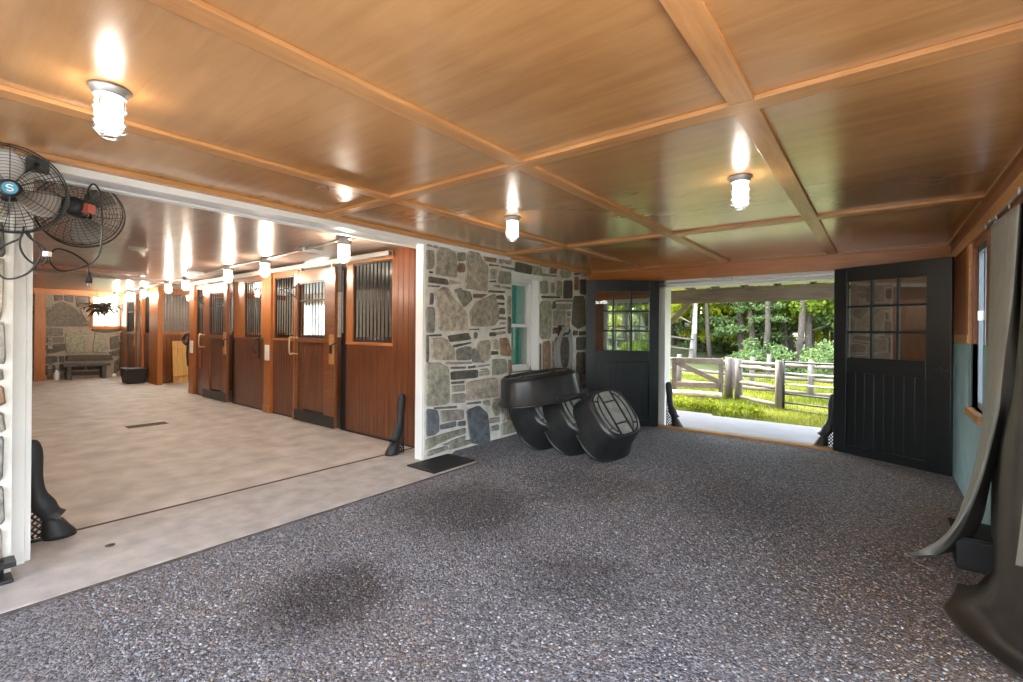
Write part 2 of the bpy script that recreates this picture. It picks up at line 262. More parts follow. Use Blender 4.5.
def gravelmat(name):
    m, nt, b = nmat(name); L = nt.links.new
    tc = N(nt, 'ShaderNodeTexCoord')
    v = N(nt, 'ShaderNodeTexVoronoi'); v.inputs['Scale'].default_value = 88; L(tc.outputs['Object'], v.inputs['Vector'])
    v2 = N(nt, 'ShaderNodeTexVoronoi'); v2.inputs['Scale'].default_value = 190; L(tc.outputs['Object'], v2.inputs['Vector'])
    sep = N(nt, 'ShaderNodeSeparateColor'); L(v.outputs['Color'], sep.inputs[0])
    r = N(nt, 'ShaderNodeValToRGB'); e = r.color_ramp.elements
    e[0].color = (.085, .085, .095, 1); e[1].color = (.40, .40, .43, 1); x = e.new(.55); x.color = (.225, .225, .245, 1)
    L(sep.outputs[0], r.inputs['Fac'])
    # dusty brown drifts of dirt and chaff
    n = N(nt, 'ShaderNodeTexNoise'); n.inputs['Scale'].default_value = .55; n.inputs['Detail'].default_value = 7; n.inputs['Roughness'].default_value = .6; L(tc.outputs['Object'], n.inputs['Vector'])
    nr = N(nt, 'ShaderNodeValToRGB'); nr.color_ramp.elements[0].position = .5; nr.color_ramp.elements[1].position = .72; L(n.outputs['Fac'], nr.inputs['Fac'])
    # the worn brown strip along the right hand wall
    xyz = N(nt, 'ShaderNodeSeparateXYZ'); L(tc.outputs['Object'], xyz.inputs[0])
    mr = N(nt, 'ShaderNodeMapRange'); mr.inputs[1].default_value = -.75; mr.inputs[2].default_value = .35; L(xyz.outputs['X'], mr.inputs[0])
    ma = N(nt, 'ShaderNodeMath', operation='MULTIPLY_ADD'); ma.inputs[1].default_value = .6; L(nr.outputs['Color'], ma.inputs[2]); L(mr.outputs[0], ma.inputs[0])
    ml = N(nt, 'ShaderNodeMath', operation='MULTIPLY', use_clamp=True); ml.inputs[1].default_value = .55; L(ma.outputs[0], ml.inputs[0])
    mx = N(nt, 'ShaderNodeMix', data_type='RGBA'); L(ml.outputs[0], mx.inputs[0]); L(r.outputs['Color'], mx.inputs[6]); mx.inputs[7].default_value = (.24, .165, .105, 1)
    col = mx.outputs[2]
    # damp dark patches where horses stand
    n2 = N(nt, 'ShaderNodeTexNoise'); n2.inputs['Scale'].default_value = 2.6; n2.inputs['Detail'].default_value = 6; L(tc.outputs['Object'], n2.inputs['Vector'])
    for (x, y, r_, s_) in DAMP:
        ds = N(nt, 'ShaderNodeVectorMath', operation='DISTANCE'); ds.inputs[1].default_value = (x, y, 0); L(tc.outputs['Object'], ds.inputs[0])
        dn = N(nt, 'ShaderNodeMath', operation='MULTIPLY_ADD'); dn.inputs[1].default_value = -.9*r_; L(n2.outputs['Fac'], dn.inputs[0]); L(ds.outputs['Value'], dn.inputs[2])
        m2 = N(nt, 'ShaderNodeMapRange', interpolation_type='SMOOTHSTEP'); m2.inputs[1].default_value = -.15*r_; m2.inputs[2].default_value = .65*r_; m2.inputs[3].default_value = s_; m2.inputs[4].default_value = 0; L(dn.outputs[0], m2.inputs[0])
        x2 = N(nt, 'ShaderNodeMix', data_type='RGBA', blend_type='MULTIPLY'); L(m2.outputs[0], x2.inputs[0]); L(col, x2.inputs[6]); x2.inputs[7].default_value = (.36, .33, .31, 1); col = x2.outputs[2]
    L(col, b.inputs['Base Color'])
    b.inputs['Roughness'].default_value = .85; b.inputs['Specular IOR Level'].default_value = .25
    ad = N(nt, 'ShaderNodeMath', operation='MULTIPLY_ADD'); ad.inputs[1].default_value = .4; L(v2.outputs['Distance'], ad.inputs[0]); L(v.outputs['Distance'], ad.inputs[2])
    bp = N(nt, 'ShaderNodeBump', invert=True); bp.inputs['Strength'].default_value = 1.; bp.inputs['Distance'].default_value = .012
    L(ad.outputs[0], bp.inputs['Height']); L(bp.outputs['Normal'], b.inputs['Normal'])
    return m
def pebblemat(name):
    m, nt, b = nmat(name); L = nt.links.new
    at = N(nt, 'ShaderNodeAttribute'); at.attribute_name = 'tint'
    L(at.outputs['Color'], b.inputs['Base Color']); b.inputs['Roughness'].default_value = .8; b.inputs['Specular IOR Level'].default_value = .2
    return m

M = dict(
    ceil=wood('ceiling_plywood', (.37, .172, .055), (.56, .285, .106), .27, (1.2, 12, 12), coat=1., bump=.012, blotch=1.2),
    batten=wood('honey_batten', (.40, .175, .056), (.60, .30, .112), .32, (26, 2.2, 26), bump=.05),
    battenx=wood('honey_batten_cross', (.37, .16, .05), (.57, .285, .105), .32, (2.2, 26, 26), bump=.05),
    orange=wood('orange_stained_board', (.35, .108, .02), (.53, .19, .042), .33, (2.2, 26, 26), bump=.06),
    orangev=wood('orange_stained_post', (.31, .095, .019), (.47, .165, .04), .33, (26, 26, 2.2), bump=.06),
    stall=wood('red_brown_stall_boards', (.085, .024, .009), (.19, .060, .020), .30, (30, 30, 1.8), coat=.25, bump=.06),
    stallh=wood('red_brown_rail', (.13, .040, .013), (.25, .083, .026), .30, (1.8, 30, 30), coat=.25, bump=.06),
    pine=wood('yellow_pine_board', (.62, .33, .09), (.78, .48, .17), .45, (24, 24, 2.), bump=.06),
    weather=wood('weathered_timber', (.105, .078, .06), (.22, .175, .14), .85, (2., 18, 18), bump=.25),
    weatherv=wood('weathered_post', (.095, .078, .065), (.21, .18, .155), .85, (18, 18, 2.), bump=.25),
    deckw=wood('pale_roof_boards', (.72, .65, .60), (.86, .80, .76), .7, (12, 2, 12), bump=.05),
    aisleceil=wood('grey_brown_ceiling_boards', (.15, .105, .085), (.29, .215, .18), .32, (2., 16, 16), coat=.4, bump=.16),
    white=plain('white_paint', (.80, .80, .78), .42, noise=.04, nscale=3),
    doorpaint=plain('black_green_door_paint', (.006, .009, .0105), .34, noise=.25, nscale=5, bump=.05, bscale=120),
    black=plain('black_iron', (.012, .012, .013), .42),
    rubber=plain('black_rubber', (.014, .014, .015), .55, bump=.15, bscale=300),
    tub=plain('dark_moulded_tub_plastic', (.017, .018, .019), .33, noise=.6, nscale=5, bump=.08, bscale=40),
    tubbase=plain('dusty_grey_tub_base', (.26, .27, .25), .55, noise=.3, nscale=9),
    concrete=plain('aisle_concrete', (.52, .475, .45), .62, noise=.22, nscale=3.4, bump=.14, bscale=140),
    kerb=plain('kerb_concrete', (.46, .44, .425), .7, noise=.2, nscale=6, bump=.2, bscale=110),
    apron=plain('apron_concrete', (.25, .25, .265), .7, noise=.10, nscale=2.5, bump=.08, bscale=90),
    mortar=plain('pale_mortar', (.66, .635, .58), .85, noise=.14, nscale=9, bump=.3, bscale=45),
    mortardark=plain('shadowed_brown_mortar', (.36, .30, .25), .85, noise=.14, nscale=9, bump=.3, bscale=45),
    stone=stonemat('field_stone'),
    gravel=gravelmat('grey_gravel'), pebble=pebblemat('loose_pebbles'),
    galv=plain('galvanised_steel', (.52, .53, .55), .38, .85),
    dullgalv=plain('dull_cast_metal', (.42, .41, .40), .45, .6),
    brass=plain('worn_brass', (.62, .47, .27), .35, .8),
    plate=plain('ivory_switch_plate', (.88, .86, .80), .45),
    bulb=emit('lit_bulb', (1., .86, .68), 1000.),
    bulbw=emit('lit_bulb_neutral', (1., .90, .78), 115.),
    jar=jarmat('frosted_jar_glass'),
    pane=glass('window_glass', (.88, .92, .90), 1.5),
    leafpane=glass('door_glass', (.84, .88, .85), 2.1), frost=leafless('frosted_white_glazing'),
    teal=plain('teal_painted_plywood', (.185, .30, .325), .55, noise=.22, nscale=4, bump=.05),
    claybd=wood('red_brown_cladding', (.20, .058, .02), (.34, .11, .038), .4, (26, 26, 2.), bump=.05),
    tarp=plain('grey_green_canvas_tarp', (.30, .305, .275), .62, noise=.12, nscale=7, bump=.12, bscale=220),
    tarpshade=plain('brown_canvas_shade', (.052, .045, .038), .55, noise=.25, nscale=5, bump=.12, bscale=220),  # dark brown puts the shade of folds and hem into the canvas
    pale=plain('pale_bounce_slab', (.62, .60, .56), .8, noise=.08, nscale=2),
    sash=plain('grey_blue_sash', (.16, .18, .21), .4),
    joint=plain('red_brown_joint_filler', (.10, .048, .034), .8),
    grassbase=plain('lawn_ground', (.07, .085, .018), .9, noise=.4, nscale=1.6),
    blade=leafmat('grass_blades', (.045, .085, .008), (.31, .31, .05), .45),
    leafg=leafmat('green_leaves', (.06, .12, .014), (.38, .46, .06), .58),
    leafd=leafmat('dark_pine_needles', (.035, .08, .025), (.30, .40, .15), .42),
    leafy=leafmat('yellow_green_leaves', (.20, .28, .02), (.70, .68, .08), .62), weed=leafmat('weed_leaves', (.06, .12, .01), (.40, .42, .04), .5), curtain=leafmat('teal_curtain_cloth', (.10, .40, .40), (.10, .40, .40), .5),
    bark=plain('grey_brown_bark', (.085, .065, .05), .9, noise=.45, nscale=14, bump=.5, bscale=30),
    barkpale=plain('pale_birch_bark', (.48, .45, .40), .8, noise=.3, nscale=12),
    log=plain('cut_pale_log', (.50, .40, .27), .8, noise=.25, nscale=6),
    blue=plain('blue_badge', (.015, .22, .36), .35),
    fanblade=plain('pale_grey_fan_blade', (.23, .215, .195), .4, .1),
    red=plain('red_motor_label', (.50, .11, .07), .4),
    hose=plain('grey_garden_hose', (.32, .33, .31), .5),
    darkleaf=plain('dried_dark_bundle', (.035, .026, .018), .9, noise=.4),
    bottle=plain('white_plastic_bottle', (.80, .80, .80), .35),
    benchst=plain('dark_slate_bench', (.085, .08, .075), .7, noise=.3, nscale=9),
    silver=plain('brushed_steel_track', (.66, .64, .61), .3, .75),
    stallgrey=plain('pale_stall_lining', (.50, .46, .40), .7, noise=.15),
    darkstall=plain('dark_stall_lining', (.07, .05, .04), .7, noise=.2),
    tealdoor=plain('dark_teal_paint', (.03, .12, .115), .5),
    roofdark=plain('grey_roof_deck', (.2, .19, .18), .8),
)

# ------------------------------------------------------------------ mesh builder
class MB:
    def __init__(s): s.v = []; s.f = []; s.sm = []; s.mi = []; s.m = 0
    def add(s, verts, faces, smooth=False):
        o = len(s.v); s.v.extend([tuple(p) for p in verts])
        for f in faces: s.f.append([o+i for i in f]); s.sm.append(smooth); s.mi.append(s.m)
        return s
    def box(s, x0, x1, y0, y1, z0, z1):
        x0, x1 = min(x0, x1), max(x0, x1); y0, y1 = min(y0, y1), max(y0, y1); z0, z1 = min(z0, z1), max(z0, z1)
        return s.add([(x0,y0,z0),(x1,y0,z0),(x1,y1,z0),(x0,y1,z0),(x0,y0,z1),(x1,y0,z1),(x1,y1,z1),(x0,y1,z1)],
                     [(3,2,1,0),(4,5,6,7),(0,1,5,4),(1,2,6,5),(2,3,7,6),(3,0,4,7)])
    def obox(s, c, ax, ay, az, hx, hy, hz):
        c, ax, ay, az = Vector(c), Vector(ax), Vector(ay), Vector(az); p = []
        for k in (-1, 1):
            for (i, j) in ((-1,-1),(1,-1),(1,1),(-1,1)): p.append(c+ax*hx*i+ay*hy*j+az*hz*k)
        return s.add(p, [(3,2,1,0),(4,5,6,7),(0,1,5,4),(1,2,6,5),(2,3,7,6),(3,0,4,7)])
    def beam(s, p0, p1, w, h, up=(0,0,1)):
        p0, p1 = Vector(p0), Vector(p1); d = (p1-p0); L = d.length; d.normalize(); up = Vector(up)
        a = d.cross(up)
        if a.length < 1e-4: a = d.cross(Vector((1,0,0)))
        a.normalize(); b = a.cross(d)
        return s.obox((p0+p1)/2, d, a, b, L/2, w/2, h/2)
    def tube(s, pts, r, n=8, closed=False, caps=True, radii=None):
        pts = [Vector(p) for p in pts]; k = len(pts); rings = []; prev = None
        for i, p in enumerate(pts):
            if closed: t = pts[(i+1) % k]-pts[i-1]
            else: t = pts[min(i+1, k-1)]-pts[max(i-1, 0)]
            if t.length < 1e-9: t = Vector((0,0,1))
            t.normalize()
            if prev is None:
                a = t.cross(Vector((0,0,1)))
                if a.length < 1e-3: a = t.cross(Vector((1,0,0)))
            else: a = prev - t*prev.dot(t)
            a.normalize(); prev = a; b = t.cross(a); rr = radii[i] if radii else r
            rings.append([p+(a*math.cos(q)+b*math.sin(q))*rr for q in [2*PI*j/n for j in range(n)]])
        vs = [q for rg in rings for q in rg]; fs = []
        for i in range(k if closed else k-1):
            a0 = i*n; b0 = ((i+1) % k)*n
            for j in range(n): fs.append((a0+j, a0+(j+1) % n, b0+(j+1) % n, b0+j))
        s.add(vs, fs, n > 5)
        if caps and not closed:
            o = len(s.v)-len(vs)
            for fc in ([o+j for j in range(n)][::-1], [o+(k-1)*n+j for j in range(n)]): s.f.append(fc); s.sm.append(False); s.mi.append(s.m)
        return s
    def cyl(s, p0, p1, r0, r1=None, n=16): return s.tube([p0, p1], r0, n, radii=[r0, r0 if r1 is None else r1])
    def lathe(s, c, prof, n=20, ax=(0,0,1), smooth=True, cap=True):
        c, ax = Vector(c), Vector(ax).normalized(); a = ax.cross(Vector((0,0,1)))
        if a.length < 1e-3: a = Vector((1,0,0))
        a.normalize(); b = ax.cross(a); vs = []; fs = []
        for (r, z) in prof:
            for j in range(n): q = 2*PI*j/n; vs.append(c+ax*z+(a*math.cos(q)+b*math.sin(q))*r)
        for i in range(len(prof)-1):
            for j in range(n): fs.append((i*n+j, i*n+(j+1) % n, (i+1)*n+(j+1) % n, (i+1)*n+j))
        s.add(vs, fs, smooth)
        if cap:
            o = len(s.v)-len(vs)
            for fc in ([o+j for j in range(n)][::-1], [o+(len(prof)-1)*n+j for j in range(n)]): s.f.append(fc); s.sm.append(False); s.mi.append(s.m)
        return s
    def prism(s, poly, d):
        """poly: 3-D points in a plane, d: extrusion vector"""
        d = Vector(d); k = len(poly); p = [Vector(q) for q in poly]
        return s.add(p+[q+d for q in p], [list(range(k))[::-1], list(range(k, 2*k))]+[(i, (i+1) % k, k+(i+1) % k, k+i) for i in range(k)])
    def ball(s, c, rx, ry=None, rz=None, n=12, m=8):
        ry = ry or rx; rz = rz or rx; vs = []; fs = []
        for i in range(m+1):
            t = PI*i/m
            for j in range(n): q = 2*PI*j/n; vs.append((c[0]+rx*math.sin(t)*math.cos(q), c[1]+ry*math.sin(t)*math.sin(q), c[2]+rz*math.cos(t)))
        for i in range(m):
            for j in range(n): fs.append((i*n+j, (i+1)*n+j, (i+1)*n+(j+1) % n, i*n+(j+1) % n))
        return s.add(vs, fs, True)
    def build(s, name, mat, parent=None, bevel=0., seg=2):
        me = bpy.data.meshes.new(name); v = [Vector(p) for p in s.v]
        W = WORLD.get(parent.name) if parent else None
        if W is not None: inv = W.inverted(); v = [inv @ p for p in v]
        me.from_pydata(v, [], s.f); me.update()
        for mt in (mat if isinstance(mat, (list, tuple)) else [mat]): me.materials.append(mt)
        me.polygons.foreach_set('use_smooth', s.sm); me.polygons.foreach_set('material_index', s.mi)
        bm = bmesh.new(); bm.from_mesh(me); bmesh.ops.recalc_face_normals(bm, faces=bm.faces); bm.to_mesh(me); bm.free()
        o = bpy.data.objects.new(name, me); C.objects.link(o)
        if parent: o.parent = parent; WORLD[o.name] = W if W is not None else Matrix.Identity(4)
        else: WORLD[o.name] = Matrix.Identity(4)
        if bevel:
            b = o.modifiers.new('bevel', 'BEVEL'); b.width = bevel; b.segments = seg; b.limit_method = 'ANGLE'; b.angle_limit = .7
        return o
def tag(o, label, cat, group=None):
    o['label'] = label; o['category'] = cat
    if group: o['group'] = group
    return o
def thing(name, label, cat, loc=(0,0,0), rz=0., group=None):
    o = bpy.data.objects.new(name, None); C.objects.link(o); o.empty_display_size = .1
    o.location = loc; o.rotation_euler = (0, 0, rz); WORLD[o.name] = Matrix.Translation(loc) @ Matrix.Rotation(rz, 4, 'Z')
    return tag(o, label, cat, group)
def struct(name, mb, mat, parent=None, bevel=0.):
    o = mb.build(name, mat, parent, bevel)
    if not parent: o['kind'] = 'structure'
    return o
def dup(root, loc, rz, label=None, group=None):
    r = root.copy(); C.objects.link(r); r.location = loc; r.rotation_euler = (0, 0, rz)
    if label: r['label'] = label
    if group: r['group'] = group
    WORLD[r.name] = Matrix.Translation(loc) @ Matrix.Rotation(rz, 4, 'Z')
    for ch in list(root.children):
        c = ch.copy(); C.objects.link(c); c.parent = r
        for g in list(ch.children):
            d = g.copy(); C.objects.link(d); d.parent = c
    return r
def smooth_path(pts, k=6, closed=False):
    P = [Vector(p) for p in pts]; n = len(P); out = []
    for i in range(n if closed else n-1):
        if closed: a, b, c, d = P[i-1], P[i], P[(i+1) % n], P[(i+2) % n]
        else: a, b, c, d = P[max(i-1, 0)], P[i], P[i+1], P[min(i+2, n-1)]
        for j in range(k):
            t = j/k; out.append(.5*((2*b)+(c-a)*t+(2*a-5*b+4*c-d)*t*t+(3*b-a-3*c+d)*t**3))
    if not closed: out.append(P[-1])
    return out

# ------------------------------------------------------------------ camera
F, YAW, ROLL, SY = 468., math.radians(38.2), math.radians(.5), -10.2
fw = Vector((-math.sin(YAW), math.cos(YAW), 0)); rt = Vector((math.cos(YAW), math.sin(YAW), 0)); up = Vector((0, 0, 1))
r2 = rt*math.cos(ROLL)+up*math.sin(ROLL); u2 = up*math.cos(ROLL)-rt*math.sin(ROLL)
cam = bpy.data.cameras.new('camera'); co = bpy.data.objects.new('camera', cam); C.objects.link(co)
cam.sensor_width = 36; cam.lens = F/1023*36; cam.shift_y = SY/1023; cam.clip_start = .05; cam.clip_end = 400
mw = Matrix((r2, u2, -fw)).transposed().to_4x4(); mw.translation = (0, 0, 1.5); co.matrix_world = mw
sc.camera = co
sc.view_settings.view_transform = 'Standard'; sc.view_settings.look = 'None'; sc.view_settings.gamma = 1; sc.view_settings.use_curve_mapping = False
sc.view_settings.exposure = EXPOSURE
cy = sc.cycles; cy.use_denoising = True; cy.max_bounces = 9; cy.diffuse_bounces = 5; cy.glossy_bounces = 4; cy.transparent_max_bounces = 24; cy.transmission_bounces = 4
cy.caustics_reflective = False; cy.caustics_refractive = False; cy.sample_clamp_indirect = 6; cy.use_light_tree = True

# ------------------------------------------------------------------ sky and sun
w = bpy.data.worlds.new('sky'); sc.world = w; w.use_nodes = True; nt = w.node_tree
bg = nt.nodes['Background']; sky = N(nt, 'ShaderNodeTexSky'); sky.sky_type = 'NISHITA'; sky.sun_disc = False
sky.sun_elevation = math.radians(58); sky.sun_rotation = math.radians(-60); sky.air_density = 1.2; sky.dust_density = 3.5; sky.altitude = 100
hs = N(nt, 'ShaderNodeHueSaturation'); hs.inputs['Saturation'].default_value = .55
nt.links.new(sky.outputs[0], hs.inputs['Color']); nt.links.new(hs.outputs[0], bg.inputs['Color']); bg.inputs['Strength'].default_value = SKY
sl = bpy.data.lights.new('sun', 'SUN'); sl.energy = SUN; sl.angle = math.radians(.8); sl.color = (1, .95, .86)
so = bpy.data.objects.new('sun', sl); C.objects.link(so); so.location = (-6, 20, 30)
so.rotation_euler = Vector((-.42, .22, .85)).to_track_quat('Z', 'Y').to_euler()
# ------------------------------------------------------------------ ground and floors
def grid(x0, x1, y0, y1, nx, ny, fz):
    b = MB(); vs = []; fs = []
    for j in range(ny+1):
        for i in range(nx+1):
            x = x0+(x1-x0)*i/nx; y = y0+(y1-y0)*j/ny; vs.append((x, y, fz(x, y)))
    for j in range(ny):
        for i in range(nx): a = j*(nx+1)+i; fs.append((a, a+1, a+nx+2, a+nx+1))
    return b.add(vs, fs, True)
def nz(x, y, s, o=0.): return mnoise.noise(Vector((x*s+o, y*s-o, o*.37)))
def gz(x, y):      # the gravel surface
    return -.014 + .010*nz(x, y, .9, 3.1) + .005*nz(x, y, 3.1, 8.) + (.03*max(0, min(1, (.45-abs(x+4.05))/.45)) if y > 4.1 else 0)
def lz(x, y):      # the pasture
    if -22 < x < 8 and -12 < y < 8.2: return -.16
    h = .05*nz(x, y, .25, 1.) + .02*nz(x, y, 1.1, 4.)
    t = max(0., min(1., (-x-6+.12*y)/16.)) * max(0., min(1., (y-9)/22.))
    far = max(0., min(1., (y-20)/30.))
    return -.10 + h*min(1., max(0., (y-8.2)/3.)) + 3.0*t*t*(3-2*t) + .6*far
struct('floor', grid(-4.14, .84, -3., 7.36, 130, 240, gz), M['gravel'])
b = MB(); b.box(.83, 7.5, -9., 6.5, -.2, -.02); struct('floor', b, M['pale']); b = MB(); b.box(-14., 7.5, -14., -2.85, -.2, -.015); struct('floor', b, M['pale'])  # unseen pale slabs added to bounce daylight indoors
struct('lawn', grid(-70., 60., -50., 80., 200, 200, lz), M['grassbase'])
b = MB(); b.box(-18.6, -4.682, -.9, 3.95, -.14, 0); b.box(-15.3, -12.3, 3.95, 7.4, -.14, 0); struct('floor', b, M['concrete'])
b = MB(); b.box(-12.3, -4.3, 3.951, 7.4, -.14, -.01); b.box(-18.6, -15.3, 3.951, 7.4, -.14, -.01); struct('floor', b, M['darkstall'])
b = MB(); b.box(-4.640, -3.60, -2.8, 3.97, -.14, 0); struct('floor', b, M['kerb'], bevel=.008)
b = MB(); b.box(-3.60, -3.585, -2.8, 3.97, -.10, -.003); struct('trim_1', b, M['bark'])
b = MB(); b.box(-4.683, -4.639, -.9, 3.9, -.1, -.002); struct('trim_2', b, M['joint'])
b = MB(); b.box(-3.9, 1.2, 7.42, 9.0, -.16, -.015); b.box(-3.9, -2.45, 9.004, 9.25, -.16, -.03); struct('floor', b, M['apron'], bevel=.006)
b = MB(); b.box(-2.80, -.40, 7.30, 7.42, -.1, .015); struct('trim_3', b, M['battenx'], bevel=.005)

# ------------------------------------------------------------------ stone walls
TONES = dict(d=[(.085,.078,.068),(.115,.105,.092),(.07,.066,.06)], g=[(.235,.225,.205),(.20,.195,.185),(.27,.255,.23)],
             t=[(.33,.295,.245),(.36,.32,.265),(.30,.275,.235)], v=[(.21,.215,.175),(.235,.235,.195)], r=[(.20,.125,.085),(.165,.11,.085)], b=[(.105,.12,.145),(.09,.105,.125)])
def add_stones(mb, cols, polys, place, nrm, depth=.022):
    """each stone: an outline on the wall face, raised with a chamfered edge"""
    mb.m = 1
    for tone, poly in polys:
        if len(poly) < 3: continue
        cx = sum(p[0] for p in poly)/len(poly); cz = sum(p[1] for p in poly)/len(poly)
        w = min(max(p[0] for p in poly)-min(p[0] for p in poly), max(p[1] for p in poly)-min(p[1] for p in poly))
        poly = [(cx+(p[0]-cx)*(1+.007/max(w, .05)), cz+(p[1]-cz)*(1+.007/max(w, .05))) for p in poly]
        q = [place(*p) for p in poly]; k = max(.72, 1-.013/max(w, .03)); d = depth*R.uniform(.7, 1.2)
        # outward faces get rounded corners by cutting each corner a little
        rp = []
        n = len(poly)
        for i in range(n):
            a, c, e = poly[i-1], poly[i], poly[(i+1) % n]
            for (o, t) in ((a, .10), (e, .10)): rp.append((c[0]+(o[0]-c[0])*t, c[1]+(o[1]-c[1])*t))
        base = [place(*p) for p in rp]; top = [Vector(place(cx+(p[0]-cx)*k, cz+(p[1]-cz)*k))+Vector(nrm)*d for p in rp]
        m = len(rp); f0 = len(mb.f)
        mb.add(base+top, [list(range(m, 2*m))]+[(i, (i+1) % m, m+(i+1) % m, m+i) for i in range(m)])
        c = R.choice(TONES[tone]); j = R.uniform(.88, 1.14); cols.append((f0, len(mb.f), (c[0]*j, c[1]*j, c[2]*j)))
    mb.m = 0
def rubble(y0, y1, z0, z1, gap=.016):
    out = []
    def split(a, b_, c, d):
        w, h = b_-a, d-c
        if (w < .62 and h < .5 and (w*h < .055 or R.random() < .30)) or (w < .2 and h < .2):
            if w < .05 or h < .035: return
            j = lambda s: R.uniform(0, s)
            g = gap*.5; P = [(a+g+j(.02), c+g+j(.02)), (b_-g-j(.02), c+g+j(.02)), (b_-g-j(.03), d-g-j(.02)), ((a+b_)/2, d-g), (a+g+j(.03), d-g-j(.02))]
            out.append((R.choice('ddggggttvvrb'), P)); return
        if w > h*1.15 or (R.random() < .35 and w > .2): m = a+w*R.uniform(.34, .66); split(a, m, c, d); split(m, b_, c, d)
        else: m = c+h*R.uniform(.25, .75); split(a, b_, c, m); split(a, b_, m, d)
    split(y0, y1, z0, z1); return out
def tint(o, cols, default=(.5, .5, .5)):
    me = o.data; at = me.color_attributes.new('tint', 'FLOAT_COLOR', 'CORNER'); arr = np.ones((len(me.loops), 4), np.float32); arr[:, :3] = default
    for f0, f1, c in cols:
        for fi in range(f0, f1):
            p = me.polygons[fi]; arr[p.loop_start:p.loop_start+p.loop_total, :3] = c
    at.data.foreach_set('color', arr.ravel())
mb = MB(); cols = []
WY0, WY1, WZ0, WZ1 = 5.235, 5.90, .90, 2.30      # window hole
mb.box(XW-.12, XW, 3.62, 3.98, -.2, ZC)
for (a, b_, c, d) in ((3.98, WY0, -.2, ZC), (WY1, 7.6, -.2, ZC), (WY0, WY1, -.2, WZ0), (WY0, WY1, WZ1, ZC)): mb.box(XW-.33, XW, a, b_, c, d)
pl = lambda y, z: (XW, y, z)
add_stones(mb, cols, STONES, pl, (1, 0, 0))
add_stones(mb, cols, rubble(5.02, 7.38, 0.02, .80), pl, (1, 0, 0)); add_stones(mb, cols, [('g', [(3.68,.03),(4.0,.05),(3.98,.10),(3.69,.09)]), ('v', [(4.04,.04),(4.40,.05),(4.42,.10),(4.05,.11)])], pl, (1, 0, 0)); add_stones(mb, cols, rubble(5.28, 6.0, 2.33, 2.50), pl, (1, 0, 0))
o = struct('wall_left', mb, [M['mortar'], M['stone']]); tint(o, cols)
mb = MB(); cols = []
mb.box(XW-.33, XW, -9., .36, -.2, ZC); add_stones(mb, cols, rubble(-2.6, .34, 0, ZC-.04), pl, (1, 0, 0))
o = struct('wall_left', mb, [M['mortar'], M['stone']]); tint(o, cols)
# end wall of the aisle
XE = -18.4; mb = MB(); cols = []
BY0, BY1, BZ0, BZ1 = 3.24, 3.86, 1.54, 2.40
for (a, b_, c, d) in ((-.9, BY0, -.2, ZC), (BY1, 7.6, -.2, ZC), (BY0, BY1, -.2, BZ0), (BY0, BY1, BZ1, ZC)): mb.box(XE-.3, XE, a, b_, c, d)
pe = lambda y, z: (XE, y, z)
add_stones(mb, cols, BACK_STONES, pe, (1, 0, 0), .03); add_stones(mb, cols, rubble(-.8, 2.4, 0.02, 2.4), pe, (1, 0, 0), .03)
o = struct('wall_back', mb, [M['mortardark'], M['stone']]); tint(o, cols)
b = MB(); b.box(XE, XE+.05, -.8, 3.93, 2.42, ZC); struct('trim_4', b, M['orange'])
b = MB(); b.box(XE, XE+.14, 2.0, 2.22, 0, 2.42); struct('trim_5', b, M['orangev'])
# small window in the end wall
b = MB()
for (a, b_, c, d) in ((BY0-.07, BY0, BZ0-.07, BZ1+.05), (BY1, BY1+.07, BZ0-.07, BZ1+.05), (BY0, BY1, BZ0-.10, BZ0), (BY0, BY1, BZ1, BZ1+.05)): b.box(XE-.02, XE+.045, a, b_, c, d)
wf = struct('window_3', b, M['orange'])
b = MB(); b.box(XE-.16, XE-.155, BY0, BY1, BZ0, BZ1); b.build('pane', M['pane'], wf)
b = MB(); ym = (BY0+BY1)/2; b.box(XE-.18, XE-.14, ym-.015, ym+.015, BZ0, BZ1); b.box(XE-.18, XE-.14, BY0, BY1, 1.95, 1.98); b.build('muntin', M['white'], wf)

# ------------------------------------------------------------------ far wall with the barn doorway
DX0, DX1, DZ = -2.735, -.42, 2.235
GX0, GX1, GZ0, GZ1 = -3.86, -2.98, 1.12, 2.06    # window behind the left leaf
mb = MB()
for (a, b_, c, d) in ((XW-.33, GX0, -.2, ZC), (GX1, DX0, -.2, ZC), (GX0, GX1, -.2, GZ0), (GX0, GX1, GZ1, ZC), (DX0, DX1, DZ, ZC), (DX1, XR+.3, -.2, ZC)): mb.box(a, b_, YF, YF+.2, c, d)
struct('wall_far', mb, M['claybd'])
b = MB(); b.box(XW, XR, YF-.035, YF, 2.335, ZC); struct('trim_6', b, M['orange'], bevel=.004)
b = MB(); b.box(XW, XR, YF-.075, YF, ZC-.03, ZC-.002); struct('trim_7', b, M['battenx'])
b = MB(); b.box(DX0-.12, DX0+.012, YF-.03, YF+.23, -.02, DZ+.10); b.box(DX1-.012, DX1+.12, YF-.03, YF+.23, -.02, DZ+.10); b.box(DX0-.12, DX1+.12, YF-.03, YF+.23, DZ-.012, DZ+.10); struct('trim_8', b, M['white'], bevel=.004)
b = MB(); b.box(DX0-.10, DX1+.12, YF-.07, YF-.031, DZ+.035, DZ+.06); b.box(-2.0, -1.72, YF-.09, YF-.03, DZ+.06, DZ+.085); struct('trim_9', b, M['dullgalv'])
b = MB(); t = .06
for (a, b_, c, d) in ((GX0, GX0+t, GZ0, GZ1), (GX1-t, GX1, GZ0, GZ1), (GX0, GX1, GZ0, GZ0+t), (GX0, GX1, GZ1-t, GZ1)): b.box(a, b_, YF+.05, YF+.13, c, d)
for k in (1, 2, 3): x = GX0+(GX1-GX0)*k/4; b.box(x-.011, x+.011, YF+.07, YF+.10, GZ0, GZ1)
